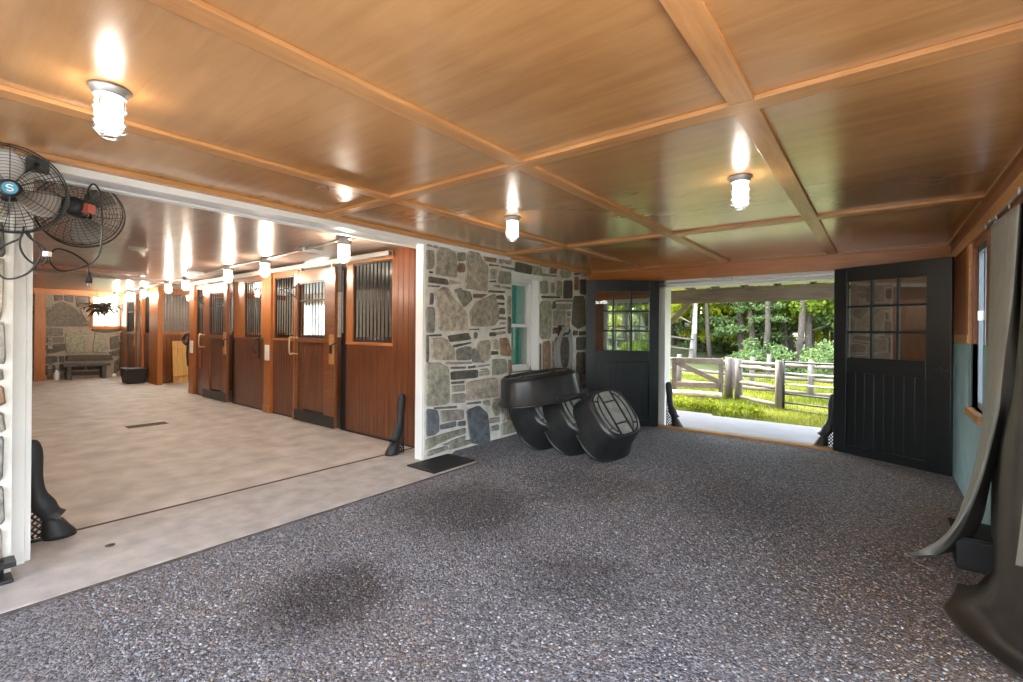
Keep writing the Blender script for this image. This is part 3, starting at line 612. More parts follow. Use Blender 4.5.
for k in (1, 2, 3): z = GZ0+(GZ1-GZ0)*k/4; b.box(GX0, GX1, YF+.07, YF+.10, z-.011, z+.011)
wf = struct('window_4', b, M['white'])
b = MB(); b.box(GX0, GX1, YF+.083, YF+.087, GZ0, GZ1); b.build('pane', M['pane'], wf)

# ------------------------------------------------------------------ right wall
NY0, NY1, NZ0, NZ1 = 5.15, 5.80, .86, 2.27
OY = 3.35                                         # the wide side bay stops here
mb = MB()
for (a, b_, c, d) in ((NY1, YF+.2, -.2, ZC), (OY, NY0, -.2, ZC), (NY0, NY1, -.2, NZ0), (NY0, NY1, NZ1, ZC), (YB, OY, 2.33, ZC)): mb.box(XR, XR+.16, a, b_, c, d)
struct('wall_right', mb, M['claybd'])
b = MB(); b.box(XR-.022, XR, 5.84, YF, -.05, 1.42); b.box(XR-.022, XR, 3.4, 5.84, -.05, .83); b.box(XR-.022, XR, 3.4, 5.11, .83, 1.42); struct('trim_10', b, M['teal'])
b = MB(); b.box(XR-.035, XR, 5.84, YF-.04, 1.42, 1.50); struct('trim_11', b, M['batten'])
b = MB(); b.box(XR-.03, XR+.02, YB, YF, 2.315, 2.42); struct('trim_12', b, M['batten'], bevel=.004)
b = MB(); b.box(XR-.03, XR, YB, YF, ZC-.022, ZC-.001); struct('trim_13', b, M['batten'])
b = MB(); b.box(XR-.025, XR, 5.84, 6.0, 1.50, 2.315); struct('trim_14', b, M['batten'])
b = MB(); t = .05
for (a, b_, c, d) in ((NY0, NY0+t, NZ0, NZ1), (NY1-t, NY1, NZ0, NZ1), (NY0, NY1, NZ0, NZ0+t), (NY0, NY1, NZ1-t, NZ1), ((NY0+NY1)/2-.03, (NY0+NY1)/2+.03, NZ0, NZ1)): b.box(XR+.03, XR+.10, a, b_, c, d)
wf = struct('window_2', b, M['sash'])
b = MB(); b.box(XR+.06, XR+.064, NY0, NY1, NZ0, NZ1); b.build('pane', M['pane'], wf)
b = MB(); b.box(XR-.05, XR+.05, NY0-.03, NY1+.03, NZ0-.06, NZ0); b.build('window_sill', M['batten'], wf)
b = MB(); b.box(XR-.006, XR+.03, NY1, NY1+.035, NZ0-.05, 1.42); b.build('jamb', M['black'], wf)  # black strip stands in for the shadow gap beside the window
b = MB(); b.box(XR-.01, XR+.03, (NY0+NY1)/2-.02, (NY0+NY1)/2+.02, 1.62, 1.70); b.build('sash_lock', M['white'], wf)
# corner posts of the open rear bay
for x in (XR+.08, XW-.15):
    b = MB(); b.box(x-.1, x+.1, YB-.2, YB, -.1, ZC); struct('trim_15', b, M['white'])

# ------------------------------------------------------------------ ceilings
b = MB(); b.box(XW-.02, XR+.3, YB-.2, YF+.2, ZC, ZC+.12); struct('ceiling', b, M['ceil'])
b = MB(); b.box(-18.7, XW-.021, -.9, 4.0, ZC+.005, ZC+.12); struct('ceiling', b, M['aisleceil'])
b = MB(); b.box(-18.7, XW-.021, 4.001, 7.7, ZC+.005, ZC+.12); struct('ceiling', b, M['white'])
bt = .022
for i, x in enumerate((-3.115, -1.80, -.503)):
    b = MB(); b.box(x-.053, x+.053, YB, YF-.04, ZC-bt, ZC-.0005); struct('trim_%d' % (16+i), b, M['batten'], bevel=.002)
for i, y in enumerate((-.33, 2.375, 5.07)):
    b = MB(); b.box(XW+.02, XR-.03, y-.055, y+.055, ZC-bt-.002, ZC-.0005); struct('trim_%d' % (19+i), b, M['battenx'], bevel=.002)
b = MB(); b.box(XW, XW+.075, YB, YF-.04, ZC-.035, ZC-.0005); b.box(XW, XW+.04, 5.2, YF-.04, ZC-.06, ZC-.03); struct('trim_22', b, M['batten'], bevel=.003)
# white header over the wide aisle opening, stepped like the casing
b = MB(); b.box(XW-.05, XW+.012, -2.6, 5.18, ZC-.085, ZC-.034); b.box(XW-.16, XW-.012, -2.6, 3.82, ZC-.072, ZC-.03); b.box(XW-.33, XW-.15, .3, 3.82, ZC-.058, ZC-.004); b.box(XW-.36, XW-.30, .3, 3.82, ZC-.075, ZC-.004); struct('trim_23', b, M['white'], bevel=.003)
def post(y0, y1):
    b = MB(); b.box(XW-.33, XW-.16, y0, y1, 0, ZC-.06); b.box(XW-.18, XW-.13, y0-.01, y1+.01 if y0 > 2 else y1-.03, 0, ZC-.06); return b
struct('trim_24', post(.30, .46), M['white'], bevel=.003)
b = MB(); b.box(XW-.13, XW-.008, 3.595, 3.70, 0, ZC-.06); struct('trim_25', b, M['white'], bevel=.003)
# the shallow boxed beam under the aisle ceiling
b = MB(); b.box(-11.35, -11.2, 1.2, 2.75, ZC-.075, ZC+.003); struct('trim_26', b, M['stallh'])
b = MB(); b.box(-12.9, -12.75, -.9, 3.9, ZC-.05, ZC+.003); struct('trim_27', b, M['aisleceil'])

# ------------------------------------------------------------------ stall block behind the fronts
mb = MB(); hol = [(-7.1, -5.6), (-14.4, -12.6)]; xs = [-18.6]+[q for h in sorted(hol) for q in h]+[-4.45]
for i in range(0, len(xs), 2): mb.box(xs[i], xs[i+1], 7.42, 7.6, -.2, ZC)
for h in hol: mb.box(h[0], h[1], 7.42, 7.6, -.2, 1.15); mb.box(h[0], h[1], 7.42, 7.6, 2.3, ZC)
struct('wall_stalls_rear', mb, M['stallgrey'])
for i, h in enumerate(hol):
    b = MB()
    for (a, c, d, e) in ((h[0], h[0]+.06, 1.15, 2.3), (h[1]-.06, h[1], 1.15, 2.3), (h[0], h[1], 1.15, 1.21), (h[0], h[1], 2.24, 2.3), ((h[0]+h[1])/2-.03, (h[0]+h[1])/2+.03, 1.15, 2.3)): b.box(a, c, 7.44, 7.52, d, e)
    wf = struct('window_%d' % (5+i), b, M['white']); b = MB(); b.box(h[0], h[1], 7.48, 7.484, 1.15, 2.3); b.build('pane', M['frost'], wf)
for i, x in enumerate((-8.62, -12.33)):
    b = MB(); b.box(x-.04, x+.04, YS+.1, 7.42, 0, 1.34)
    struct('wall_stall_divider', b, M['stall'])
mb = MB(); mb.box(-18.4, -4.3, -1.0, -.9, -.2, ZC); struct('wall_aisle', mb, M['stall'])
# roof over everything
mb = MB(); mb.box(-18.8, 1.0, -2.9, 7.75, 2.72, 2.9); struct('roof', mb, M['roofdark'])

# ------------------------------------------------------------------ window in the stone wall
b = MB(); x = XW-.17; t = .055
for (a, b_, c, d) in ((WY0, WY0+t, WZ0, WZ1), (WY1-t, WY1, WZ0, WZ1), (WY0, WY1, WZ0, WZ0+.05), (WY0, WY1, WZ1-.07, WZ1)): b.box(x-.08, x+.05, a, b_, c, d)
b.box(x, XW+.012, WY1-.012, WY1+.004, WZ0, WZ1+.01); b.box(x, XW+.012, WY0, WY1, WZ1-.012, WZ1+.004); b.box(XW-.01, XW+.016, WY1-.03, WY1+.075, WZ0-.02, WZ1+.05); b.box(XW-.01, XW+.014, WY0+.0, WY1+.075, WZ1-.03, WZ1+.05)
wf = struct('window_1', b, M['white'], bevel=.003)
b = MB()
for (z0, z1, dx) in ((WZ0+.05, 1.60, .02), (1.56, WZ1-.07, -.02)):
    for (a, b_, c, d) in ((WY0+t, WY0+t+.035, z0, z1), (WY1-t-.035, WY1-t, z0, z1), (WY0+t, WY1-t, z0, z0+.045), (WY0+t, WY1-t, z1-.045, z1)): b.box(x+dx-.018, x+dx+.018, a, b_, c, d)
b.build('sash', M['white'], wf, .002)
b = MB(); b.box(x-.022, x-.019, WY0+t, WY1-t, 1.58, WZ1-.1); b.box(x+.018, x+.021, WY0+t, WY1-t, WZ0+.08, 1.58); b.build('pane', M['leafpane'], wf)
b = MB(); b.box(XW-.18, XW+.05, WY0-.02, WY1+.05, WZ0-.05, WZ0); b.build('window_sill', M['white'], wf, .004)
t = thing('window_curtain', 'teal curtain hanging behind the glass of the stone wall window', 'curtain', (XW-.42, 5.56, 2.4))
m = MB(); vs = []; fs = []
for i in range(61):
    y = 5.15+.95*i/60
    for j in range(9): z = .95+1.42*j/8; vs.append((XW-.42+.03*math.sin(i*.62)+.008*math.sin(j+i*.3), y, z))
for i in range(60):
    for j in range(8): a = i*9+j; fs.append((a, a+1, a+10, a+9))
m.add(vs, fs, True); m.build('cloth', M['curtain'], t)
m = MB(); m.tube([(XW-.42, 5.1, 2.38), (XW-.42, 6.15, 2.38)], .012, 8); m.build('rod', M['galv'], t)

# ------------------------------------------------------------------ the two barn door leaves
def leaf(name, hinge, free, H, label, flip):
    h, f = Vector((*hinge, 0)), Vector((*free, 0)); d = (f-h); W = d.length; d.normalize(); n = Vector((d.y, -d.x, 0))
    if n.dot(-h) < 0: n = -n              # n points at the camera side of the leaf
    o = bpy.data.objects.new(name, None); C.objects.link(o); o.location = h; o['kind'] = 'structure'; o['label'] = label; o['category'] = 'door'
    WORLD[o.name] = Matrix.Translation(h)
    T = .026
    def q(m, u0, u1, z0, z1, t0=-T, t1=T):
        m.obox(h+d*((u0+u1)/2)+Vector((0,0,(z0+z1)/2))+n*((t0+t1)/2), d, n, (0,0,1), (u1-u0)/2, (t1-t0)/2, (z1-z0)/2)
    s0, s1 = .15, W-(.14 if flip else .215); gz0, gz1 = .525*H, .925*H
    m = MB(); q(m, 0, s0, .03, H); q(m, s1, W, .03, H); q(m, s0, s1, gz1, H); q(m, s0, s1, .445*H, gz0); q(m, s0, s1, .03, .045*H+.03); m.build('frame', M['doorpaint'], o, .004)
    m = MB(); nb = 8; bw = (s1-s0)/nb
    for k in range(nb): q(m, s0+bw*k+.004, s0+bw*(k+1)-.004, .05*H, .445*H, -.012, .010)
    q(m, s0, s1, .05*H, .445*H, -.014, .003)
    m.build('board_panel', M['doorpaint'], o, .003)
    m = MB()
    for k in (1, 2): u = s0+(s1-s0)*k/3; q(m, u-.013, u+.013, gz0, gz1, -.018, .018)
    for k in (1, 2): z = gz0+(gz1-gz0)*k/3; q(m, s0, s1, z-.013, z+.013, -.018, .018)
    m.build('muntin', M['doorpaint'], o, .003)
    m = MB(); q(m, s0, s1, gz0, gz1, -.002, .002); m.build('pane', M['leafpane'], o)
    m = MB()
    for z in (.35*H/2, H*.47, H*.9): q(m, -.01, .16, z-.022, z+.022, -T-.008, -T)
    m.build('strap_hinge', M['black'], o)
    m = MB(); q(m, W-.16, W-.02, .487*H-.012, .487*H+.012, T, T+.014); q(m, W-.10, W-.08, .487*H-.03, .487*H+.03, T, T+.02); m.build('slide_bolt', M['black'], o, .002)
    return o
leaf('door_1', (-2.715, 7.16), (-3.60, 6.455), 2.30, 'dark green-black left door leaf swung open beside the tubs', 1)
leaf('door_2', (-.445, 7.17), (.595, 6.65), 2.31, 'black right door leaf swung open by the teal wainscot', 0)
# ------------------------------------------------------------------ stall fronts
def boards(m, x0, x1, z0, z1, y, w=.088, t=.018):
    n = max(1, round((x1-x0)/w)); s = (x1-x0)/n
    for k in range(n): m.box(x0+s*k+.003, x0+s*(k+1)-.003, y, y+t, z0, z1)
    m.box(x0, x1, y+.006, y+t+.006, z0, z1)
def grille(m, x0, x1, z0, z1, y, mid=None, gap=.088):
    e = .028
    for (a, b_, c, d) in ((x0, x0+e, z0, z1), (x1-e, x1, z0, z1), (x0, x1, z0, z0+e), (x0, x1, z1-e, z1)): m.box(a, b_, y-.012, y+.012, c, d)
    n = max(2, round((x1-x0-2*e)/gap))
    for k in range(1, n): x = x0+e+(x1-x0-2*e)*k/n; m.tube([(x, y, z0+e), (x, y, z1-e)], .0095, 8)
    if mid: m.box(x0+e, x1-e, y-.009, y+.009, mid-.014, mid+.014)
def front_panel(x0, x1, g0, g1, label, gtop=2.40, gbot=1.335):
    """fixed front: x0 < x1, grille between g0 and g1"""
    t = thing('barred_partition', label, 'partition', ((x0+x1)/2, YS, 0), 0, 'fixed stall fronts along the aisle')
    m = MB(); boards(m, x0, x1, 0.0, gbot-.035, YS); m.build('board_panel', M['stall'], t, .0025)
    for (c, d) in ((gtop, ZC), (gbot-.04, gbot)): m = MB(); m.box(x0, x1, YS-.015, YS+.045, c, d); m.build('rail', M['orange'] if x0 > -9 else M['stallh'], t, .003)
    for (c, d) in ((x0, g0), (g1, x1)):
        if d-c > .01: m = MB(); m.box(c, d, YS-.012, YS+.045, gbot, gtop); m.build('stile', M['orangev'], t, .003)
    m = MB(); grille(m, g0, g1, gbot, gtop, YS+.015); m.build('grille', M['black'], t)
    m = MB(); m.box(x0, x1, YS-.006, YS, 0, .03); m.build('base_strip', M['black'], t)
    return t
def stall_post(x0, x1, label, outlet=None):
    t = thing('stall_post', label, 'post', ((x0+x1)/2, YS, 0), 0, 'wooden posts between stall fronts')
    m = MB(); m.box(x0, x1, YS-.05, YS+.06, 0, ZC); m.build('shaft', M['orangev'], t, .004)
    m = MB(); m.box(x0-.008, x1+.008, YS-.058, YS+.06, 0, .12); m.build('base_block', M['orangev'], t, .003)
    return t
def stall_door(x0, x1, g0, g1, label):
    y = YS-.085; z0, zt, gb, gt = .025, 2.43, 1.36, 2.25
    t = thing('stall_door', label, 'stall door', ((x0+x1)/2, y, 0), 0, 'sliding stall doors')
    m = MB(); boards(m, x0+.10, x1-.14, .22, gb-.05, y+.01); m.build('board_panel', M['stall'], t, .0025)
    m = MB(); m.box(x0, g0, y-.022, y+.03, z0, zt); m.box(g1, x1, y-.022, y+.03, z0, zt); m.box(g0, g1, y-.02, y+.03, gt, zt); m.box(g0, g1, y-.02, y+.03, gb-.07, gb); m.build('frame', M['stallh'], t, .004)
    m = MB(); grille(m, g0, g1, gb, gt, y+.01, mid=1.95, gap=.1); m.build('grille', M['black'], t)
    m = MB(); m.box(x0, x1, y-.028, y-.02, z0, .20); m.build('kick_plate', M['black'], t, .002)
    m = MB()                                             # pull handle on the far stile
    hx = x0+.045; m.tube(smooth_path([(hx-.10, y-.024, 1.36), (hx-.10, y-.08, 1.36), (hx-.10, y-.08, 1.10), (hx-.10, y-.024, 1.10)], 3), .012, 8); m.tube([(hx-.10, y-.07, 1.36), (hx+.12, y-.05, 1.36)], .010, 8); m.tube([(hx-.10, y-.07, 1.10), (hx+.12, y-.05, 1.10)], .010, 8)
    m.build('pull_handle', M['brass'], t)
    m = MB(); lx = x1-.06; m.box(lx-.055, lx+.055, y-.045, y-.02, .98, 1.42); lb = m.build('latch_block', M['batten'], t, .004)
    m = MB(); m.box(lx-.025, lx+.03, y-.06, y-.045, 1.14, 1.26); m.tube([(lx, y-.055, 1.26), (lx+.16, y-.05, 1.30)], .010, 8); m.build('latch', M['black'], lb)
    m = MB(); bx = x0+.03                                # swing-out iron bracket at the top of the far stile
    m.box(bx-.02, bx+.02, y-.03, y-.02, 1.98, 2.22); m.tube([(bx, y-.03, 2.18), (bx-.30, y-.14, 2.15)], .008, 6); m.tube([(bx, y-.03, 2.02), (bx-.30, y-.14, 2.15)], .008, 6); m.tube(smooth_path([(bx-.05, y-.05, 2.17), (bx-.1, y-.09, 2.11), (bx-.05, y-.05, 2.06)], 4), .007, 6)
    m.build('swing_bracket', M['black'], t)
    for x in (x0+.15, x1-.12): m = MB(); m.box(x-.02, x+.02, y-.01, y+.03, zt-.02, 2.50); m.lathe((x, y-.01, 2.50), [(.03, 0), (.03, .03)], 12, (0,1,0)); m.build('roller_hanger', M['dullgalv'], t)
    return t
# the plain board end wall beside the white post
t = thing('board_wall_end', 'grille-free red-brown board section right beside the white post', 'wall panel', (-4.78, YS, 0))
m = MB(); boards(m, -5.10, -4.44, 0, ZC, YS-.012, .11); m.build('board_panel', M['stall'], t, .003)
m = MB(); m.box(-5.10, -4.44, YS-.02, YS-.012, 0, .02); m.build('base_strip', M['black'], t)
front_panel(-6.20, -5.10, -6.02, -5.11, 'fixed barred stall front nearest the white post', 2.45, 1.32)
front_panel(-8.50, -7.68, -8.44, -7.69, 'narrow barred stall front between the nearest stall door and ivory outlet post')
front_panel(-10.14, -8.75, -9.67, -8.95, 'barred stall front just past the ivory outlet post')
front_panel(-12.22, -11.66, -12.17, -11.68, 'narrow barred stall front with thin red strap beside the far stall door')
front_panel(-16.18, -15.50, -16.08, -15.58, 'slim barred front just past the open bay')
stall_post(-7.68, -7.53, 'slim pale post at the far edge of the nearest stall door')
stall_post(-8.75, -8.50, 'post carrying the large ivory cover plate')
stall_post(-11.66, -11.49, 'slim post at the far edge of the second stall door')
stall_post(-12.50, -12.22, 'post at the near edge of the open bay')
stall_post(-15.50, -14.78, 'wide orange post at the far edge of the open bay')
stall_post(-16.36, -16.18, 'slim post just past the slim barred front')
stall_post(-18.35, -17.93, 'wide post in the far corner beside the little window')
stall_door(-7.52, -6.34, -7.44, -6.63, 'sliding stall door nearest the white post, bars on top, black kick plate')
stall_door(-11.48, -10.25, -11.14, -10.40, 'second sliding stall door along the aisle, barred top')
stall_door(-17.90, -16.56, -17.46, -16.66, 'farthest stall door by the little window at the aisle end')
for (x0, x1, lab) in ((-6.34, -6.20, 'nearest black strip for the shaded gap, hung with a pale chain, beside the first stall door'), (-10.25, -10.14, 'farther black strip for the shaded gap, hung with a pale chain, beside the second stall door')):
    t = thing('gap_shade_strip', lab, 'post', ((x0+x1)/2, YS, 0), 0, 'dark strips for shaded gaps, with chains')
    m = MB(); m.box(x0, x1, YS, YS+.05, 0, ZC); m.build('shaft', M['black'], t, .003)  # black strip painted in for the shade of the open gap
    m = MB(); xc = x0+.07; k = 0; z = 2.36
    while z > 1.45:
        m.tube(smooth_path([(xc+(.010 if k % 2 else 0), YS-.02-(0 if k % 2 else .010), z), (xc, YS-.02, z+.018), (xc-(.010 if k % 2 else 0), YS-.02+(0 if k % 2 else .010), z), (xc, YS-.02, z-.018)], 2, True), .0045, 5, True); z -= .028; k += 1
    m.build('chain', M['galv'], t)
# galvanised door tracks
for (x0, x1, lab) in ((-8.5, -5.05, 'bright sliding track over the nearest stall door'), (-12.2, -8.8, 'bright sliding track over the second stall door')):
    t = thing('door_track', lab, 'track', ((x0+x1)/2, YS-.1, 2.5), 0, 'overhead sliding door tracks')
    m = MB(); m.box(x0, x1, YS-.125, YS-.115, 2.475, 2.535); m.box(x0, x1, YS-.065, YS-.055, 2.475, 2.535); m.box(x0, x1, YS-.125, YS-.055, 2.53, 2.54); m.build('channel', M['silver'], t, .002)
    n = 4
    for k in range(n): x = x0+.2+(x1-x0-.4)*k/(n-1); m = MB(); m.box(x-.025, x+.025, YS-.055, YS-.012, 2.48, 2.545); m.build('bracket', M['dullgalv'], t)
# outlet plates, strap
for (x, z, lab, w_) in ((-8.60, 1.07, 'large ivory cover plate low on the stall post', .075), (-12.32, 1.07, 'small ivory cover plate by the open bay', .085)):
    t = thing('outlet_cover', lab, 'outlet', (x, YS-.05, z))
    m = MB(); m.box(x-w_, x+w_, YS-.068, YS-.05, z-.14, z+.14); m.build('plate', M['plate'], t, .006)
    
    for q in (-.05, .01): m = MB(); m.box(x-.02, x+.02, YS-.073, YS-.067, z+q, z+q+.04); m.build('socket', M['white'], t, .002)
t = thing('hanging_strap', 'thin dark red strap hanging on the stall front past the second door', 'strap', (-11.9, YS-.01, 1.05))
m = MB(); m.box(-11.93, -11.88, YS-.022, YS-.012, .62, 1.02); m.build('strap', M['red'], t); m = MB(); m.tube([(-11.905, YS, 1.03), (-11.905, YS-.04, 1.03), (-11.905, YS-.045, 1.05)], .008, 6); m.build('hook', M['black'], t)
t = thing('hay_hook', 'black iron hook plate on the barred front past the outlet post', 'hook', (-9.02, YS-.02, 1.2))
m = MB(); m.box(-9.06, -8.98, YS-.02, YS-.012, .95, 1.38); m.build('back_plate', M['black'], t, .003)
m = MB(); m.tube(smooth_path([(-9.02, YS-.02, 1.30), (-9.02, YS-.10, 1.28), (-9.02, YS-.12, 1.12), (-9.02, YS-.06, 1.05)], 4), .012, 7); m.build('hook_arm', M['black'], t)
# bay: side wall with bars, pine board, dark halter
t = thing('bay_partition', 'board partition with tall bars at the back of the open bay', 'partition', (-15.2, 5.6, 0))
m = MB()
for k in range(34): y = 3.99+.1*k; m.box(-15.24, -15.2, y+.003, y+.097, 0, 1.31)
m.box(-15.25, -15.22, 3.99, 7.4, 0, 1.31); m.build('board_panel', M['stallh'], t, .003)
for (c, d) in ((1.31, 1.37), (2.42, ZC)): m = MB(); m.box(-15.26, -15.18, 3.99, 7.4, c, d); m.build('rail', M['orangev'], t, .003)
m = MB()
for k in range(46): y = 4.02+.072*k; m.tube([(-15.22, y, 1.37), (-15.22, y, 2.42)], .010, 6)
m.build('bars', M['galv'], t)
t = thing('pine_board', 'bright yellow pine board leaning in the open bay', 'board', (-15.15, 4.5, 0))
m = MB()
for k in range(3): m.beam((-15.02, 4.36+.118*k, .0), (-15.155, 4.36+.118*k, 1.14), .022, .114, (0,1,0))
m.build('planks', M['pine'], t, .003); 
for (x, z) in ((-15.005, .2), (-15.105, .95)): m = MB(); m.beam((x, 4.30, z), (x, 4.66, z), .07, .02); m.build('batten', M['pine'], t, .003)
t = thing('hanging_halter', 'dark leather halter hanging at the edge of the open bay', 'halter', (-12.62, 3.90, 1.2))
m = MB(); m.tube(smooth_path([(-12.50, 3.90, 1.36), (-12.72, 3.89, 1.34), (-12.86, 3.88, 1.22), (-12.70, 3.89, 1.12), (-12.55, 3.90, 1.22)], 5, True), .035, 7, True); m.build('noseband', M['rubber'], t)
m = MB(); m.tube(smooth_path([(-12.62, 3.89, 1.12), (-12.65, 3.89, .9), (-12.62, 3.90, .62)], 5), .02, 7); m.build('lead_strap', M['rubber'], t)
# things at the end of the aisle
t = thing('stone_bench', 'low dark slate bench against the far stone wall', 'bench', (-18.1, 3.07, 0))
m = MB(); m.box(-18.36, -17.98, 2.55, 3.58, .36, .44); m.build('slab', M['benchst'], t, .01)
for y in (2.68, 3.44): m = MB(); m.box(-18.33, -18.02, y-.05, y+.05, 0, .36); m.build('leg', M['benchst'], t, .008)
t = thing('plastic_jug', 'white plastic jug on the floor left of the slate bench', 'jug', (-18.2, 2.44, 0))
m = MB(); m.lathe((-18.2, 2.44, 0), [(.06, 0), (.065, .02), (.065, .2), (.03, .26), (.025, .29)], 14); m.build('body', M['bottle'], t); m = MB(); m.lathe((-18.2, 2.44, .29), [(.03, 0), (.03, .03)], 12); m.build('cap', M['blue'], t)
t = thing('white_ball', 'small white ball on the floor right of the slate bench', 'ball', (-18.1, 3.68, .06)); m = MB(); m.ball((-18.1, 3.68, .055), .055); m.build('shell', M['bottle'], t)
t = thing('storage_bin', 'black storage bin on the aisle floor below the slim barred front', 'bin', (-15.9, 3.62, 0))
m = MB(); m.add([(-16.22,3.46,0),(-15.62,3.46,0),(-15.62,3.84,0),(-16.22,3.84,0),(-16.26,3.43,.36),(-15.58,3.43,.36),(-15.58,3.86,.36),(-16.26,3.86,.36)], [(3,2,1,0),(4,5,6,7),(0,1,5,4),(1,2,6,5),(2,3,7,6),(3,0,4,7)]); m.build('tub', M['rubber'], t, .02)
m = MB(); m.box(-16.28, -15.56, 3.41, 3.88, .36, .40); m.build('lid', M['rubber'], t, .012)
t = thing('dried_bundle', 'dark bushy dried bundle hanging in front of the little end window', 'plant', (-17.8, 3.32, 2.2))
m = MB()
for k in range(130):
    a = R.uniform(0, 2*PI); e = R.gauss(0, .5); l = R.uniform(.12, .3); c = Vector((-17.8+R.gauss(0, .05), 3.33+R.gauss(0, .12), 2.10-R.gauss(0, .05))); d = Vector((math.cos(a)*.6, math.sin(a), e-.3)).normalized()
    m.tube([c, c+d*l*.6, c+d*l+Vector((0,0,-.05))], .012, 4)
m.build('stems', M['darkleaf'], t); m = MB(); m.tube([(-17.8, 3.25, 2.2), (-17.8, 3.22, ZC)], .006, 5); m.build('cord', M['black'], t)
t = thing('smoke_detector', 'flat round detector on the grey aisle ceiling', 'detector', (-7.85, 1.83, ZC-.03)); m = MB(); m.lathe((-7.85, 1.83, ZC+.004), [(.10, 0), (.10, -.015), (.075, -.035), (.03, -.038)], 24); m.build('housing', M['dullgalv'], t)

# ------------------------------------------------------------------ caged ceiling lamps
def lamp(name, loc, label, cat, group, s=1., bulb='bulb'):
    x, y, z = loc; t = thing(name, label, cat, loc, 0, group)
    m = MB(); m.lathe(loc, [(.076*s, 0), (.076*s, -.010*s), (.064*s, -.022*s), (.060*s, -.036*s), (.05*s, -.038*s)], 20); m.build('base', M['dullgalv'], t)
    m = MB(); m.lathe(loc, [(.052*s, -.036*s), (.053*s, -.09*s), (.052*s, -.16*s), (.038*s, -.195*s), (.012*s, -.205*s)], 18, cap=False); m.build('glass_jar', M['jar'], t)
    m = MB(); m.ball((x, y, z-.118*s), .026*s, .026*s, .036*s, 10, 7); m.build('bulb', M[bulb], t)
    m = MB()
    for k in range(4):
        a = PI/4+PI/2*k; c, q = math.cos(a), math.sin(a)
        m.tube([(x+.058*s*c, y+.058*s*q, z-.055*s), (x+.058*s*c, y+.058*s*q, z-.185*s), (x+.03*s*c, y+.03*s*q, z-.218*s)], .0036*s, 6)
    for (zz, rr) in ((-.036, .059), (-.09, .059), (-.15, .059), (-.185, .059), (-.218, .030)): m.tube([(x+rr*s*math.cos(2*PI*j/16), y+rr*s*math.sin(2*PI*j/16), z+zz*s) for j in range(16)], .0036*s, 6, True)
    m.build('wire_cage', M['galv'], t)
    return t
lg = 'caged lamps on the honey plywood ceiling'
L0 = lamp('ceiling_lamp', (-2.72, .53, ZC-.001), 'caged jar lamp on the plywood ceiling nearest the fans', 'ceiling lamp', lg, 1., 'bulbw')
dup(L0, (-.76, 3.49, ZC-.001), 0, 'caged jar lamp on the plywood ceiling toward the barn doorway', lg)
dup(L0, (-2.73, 3.47, ZC-.001), 0, 'caged jar lamp on the plywood ceiling near the stone wall window', lg)
ag = 'caged lamps along the stall fronts'
L1 = lamp('aisle_lamp', (-4.94, 3.09, ZC-.04), 'caged aisle lamp closest to the white post', 'ceiling lamp', ag, 1.15)
names = ['second', 'third', 'fourth', 'fifth', 'sixth', 'seventh', 'farthest']
LY = [(-7.33, 3.26), (-8.79, 3.30), (-11.43, 3.48), (-12.76, 3.55), (-15.3, 3.70), (-16.7, 3.72), (-18.0, 3.70)]
for i, (x, y) in enumerate(LY):
    dup(L1, (x, y, ZC-.04), 0, '%s caged aisle lamp counting away from the white post' % names[i] if i < 6 else 'farthest caged aisle lamp, before the end wall', ag)
t = thing('conduit', 'thin steel conduit linking the aisle lamps on the ceiling', 'conduit', (-11., 3.32, ZC-.03))
m = MB(); m.tube([(-18.2, 3.70, ZC-.02)]+[(x, y, ZC-.02) for x, y in LY[::-1]]+[(-4.94, 3.09, ZC-.02), (-4.5, 3.06, ZC-.02)], .013, 8); m.build('pipe', M['dullgalv'], t)
for x, y in [(-4.94, 3.09)]+LY: m = MB(); m.lathe((x, y, ZC+.002), [(.06, 0), (.06, -.04)], 14); m.build('junction_box', M['dullgalv'], t)
for x in (-6.0, -10.2): m = MB(); m.box(x-.05, x+.05, 3.12, 3.42, ZC-.055, ZC+.002); m.build('junction_box', M['dullgalv'], t)
for (x, y, lab) in ((-6.8, 5.9, 'caged lamp over the stall behind the nearest barred front'), (-13.0, 5.6, 'caged lamp over the open bay'), (-16.5, 5.1, 'caged lamp glowing behind the bay bars')): dup(L1, (x, y, ZC-.001), 0, lab, 'caged lamps over the stalls')
# unseen row added over the other side of the aisle for more light
for i, x in enumerate((-6.1, -9.6, -13.6)):
    lamp('aisle_lamp', (x, .15, ZC-.001), 'added unseen caged lamp behind the left white post, %s of its row' % ('nearest', 'middle', 'farthest')[i], 'ceiling lamp', 'added unseen lamps on the far side of the aisle', 1.15)

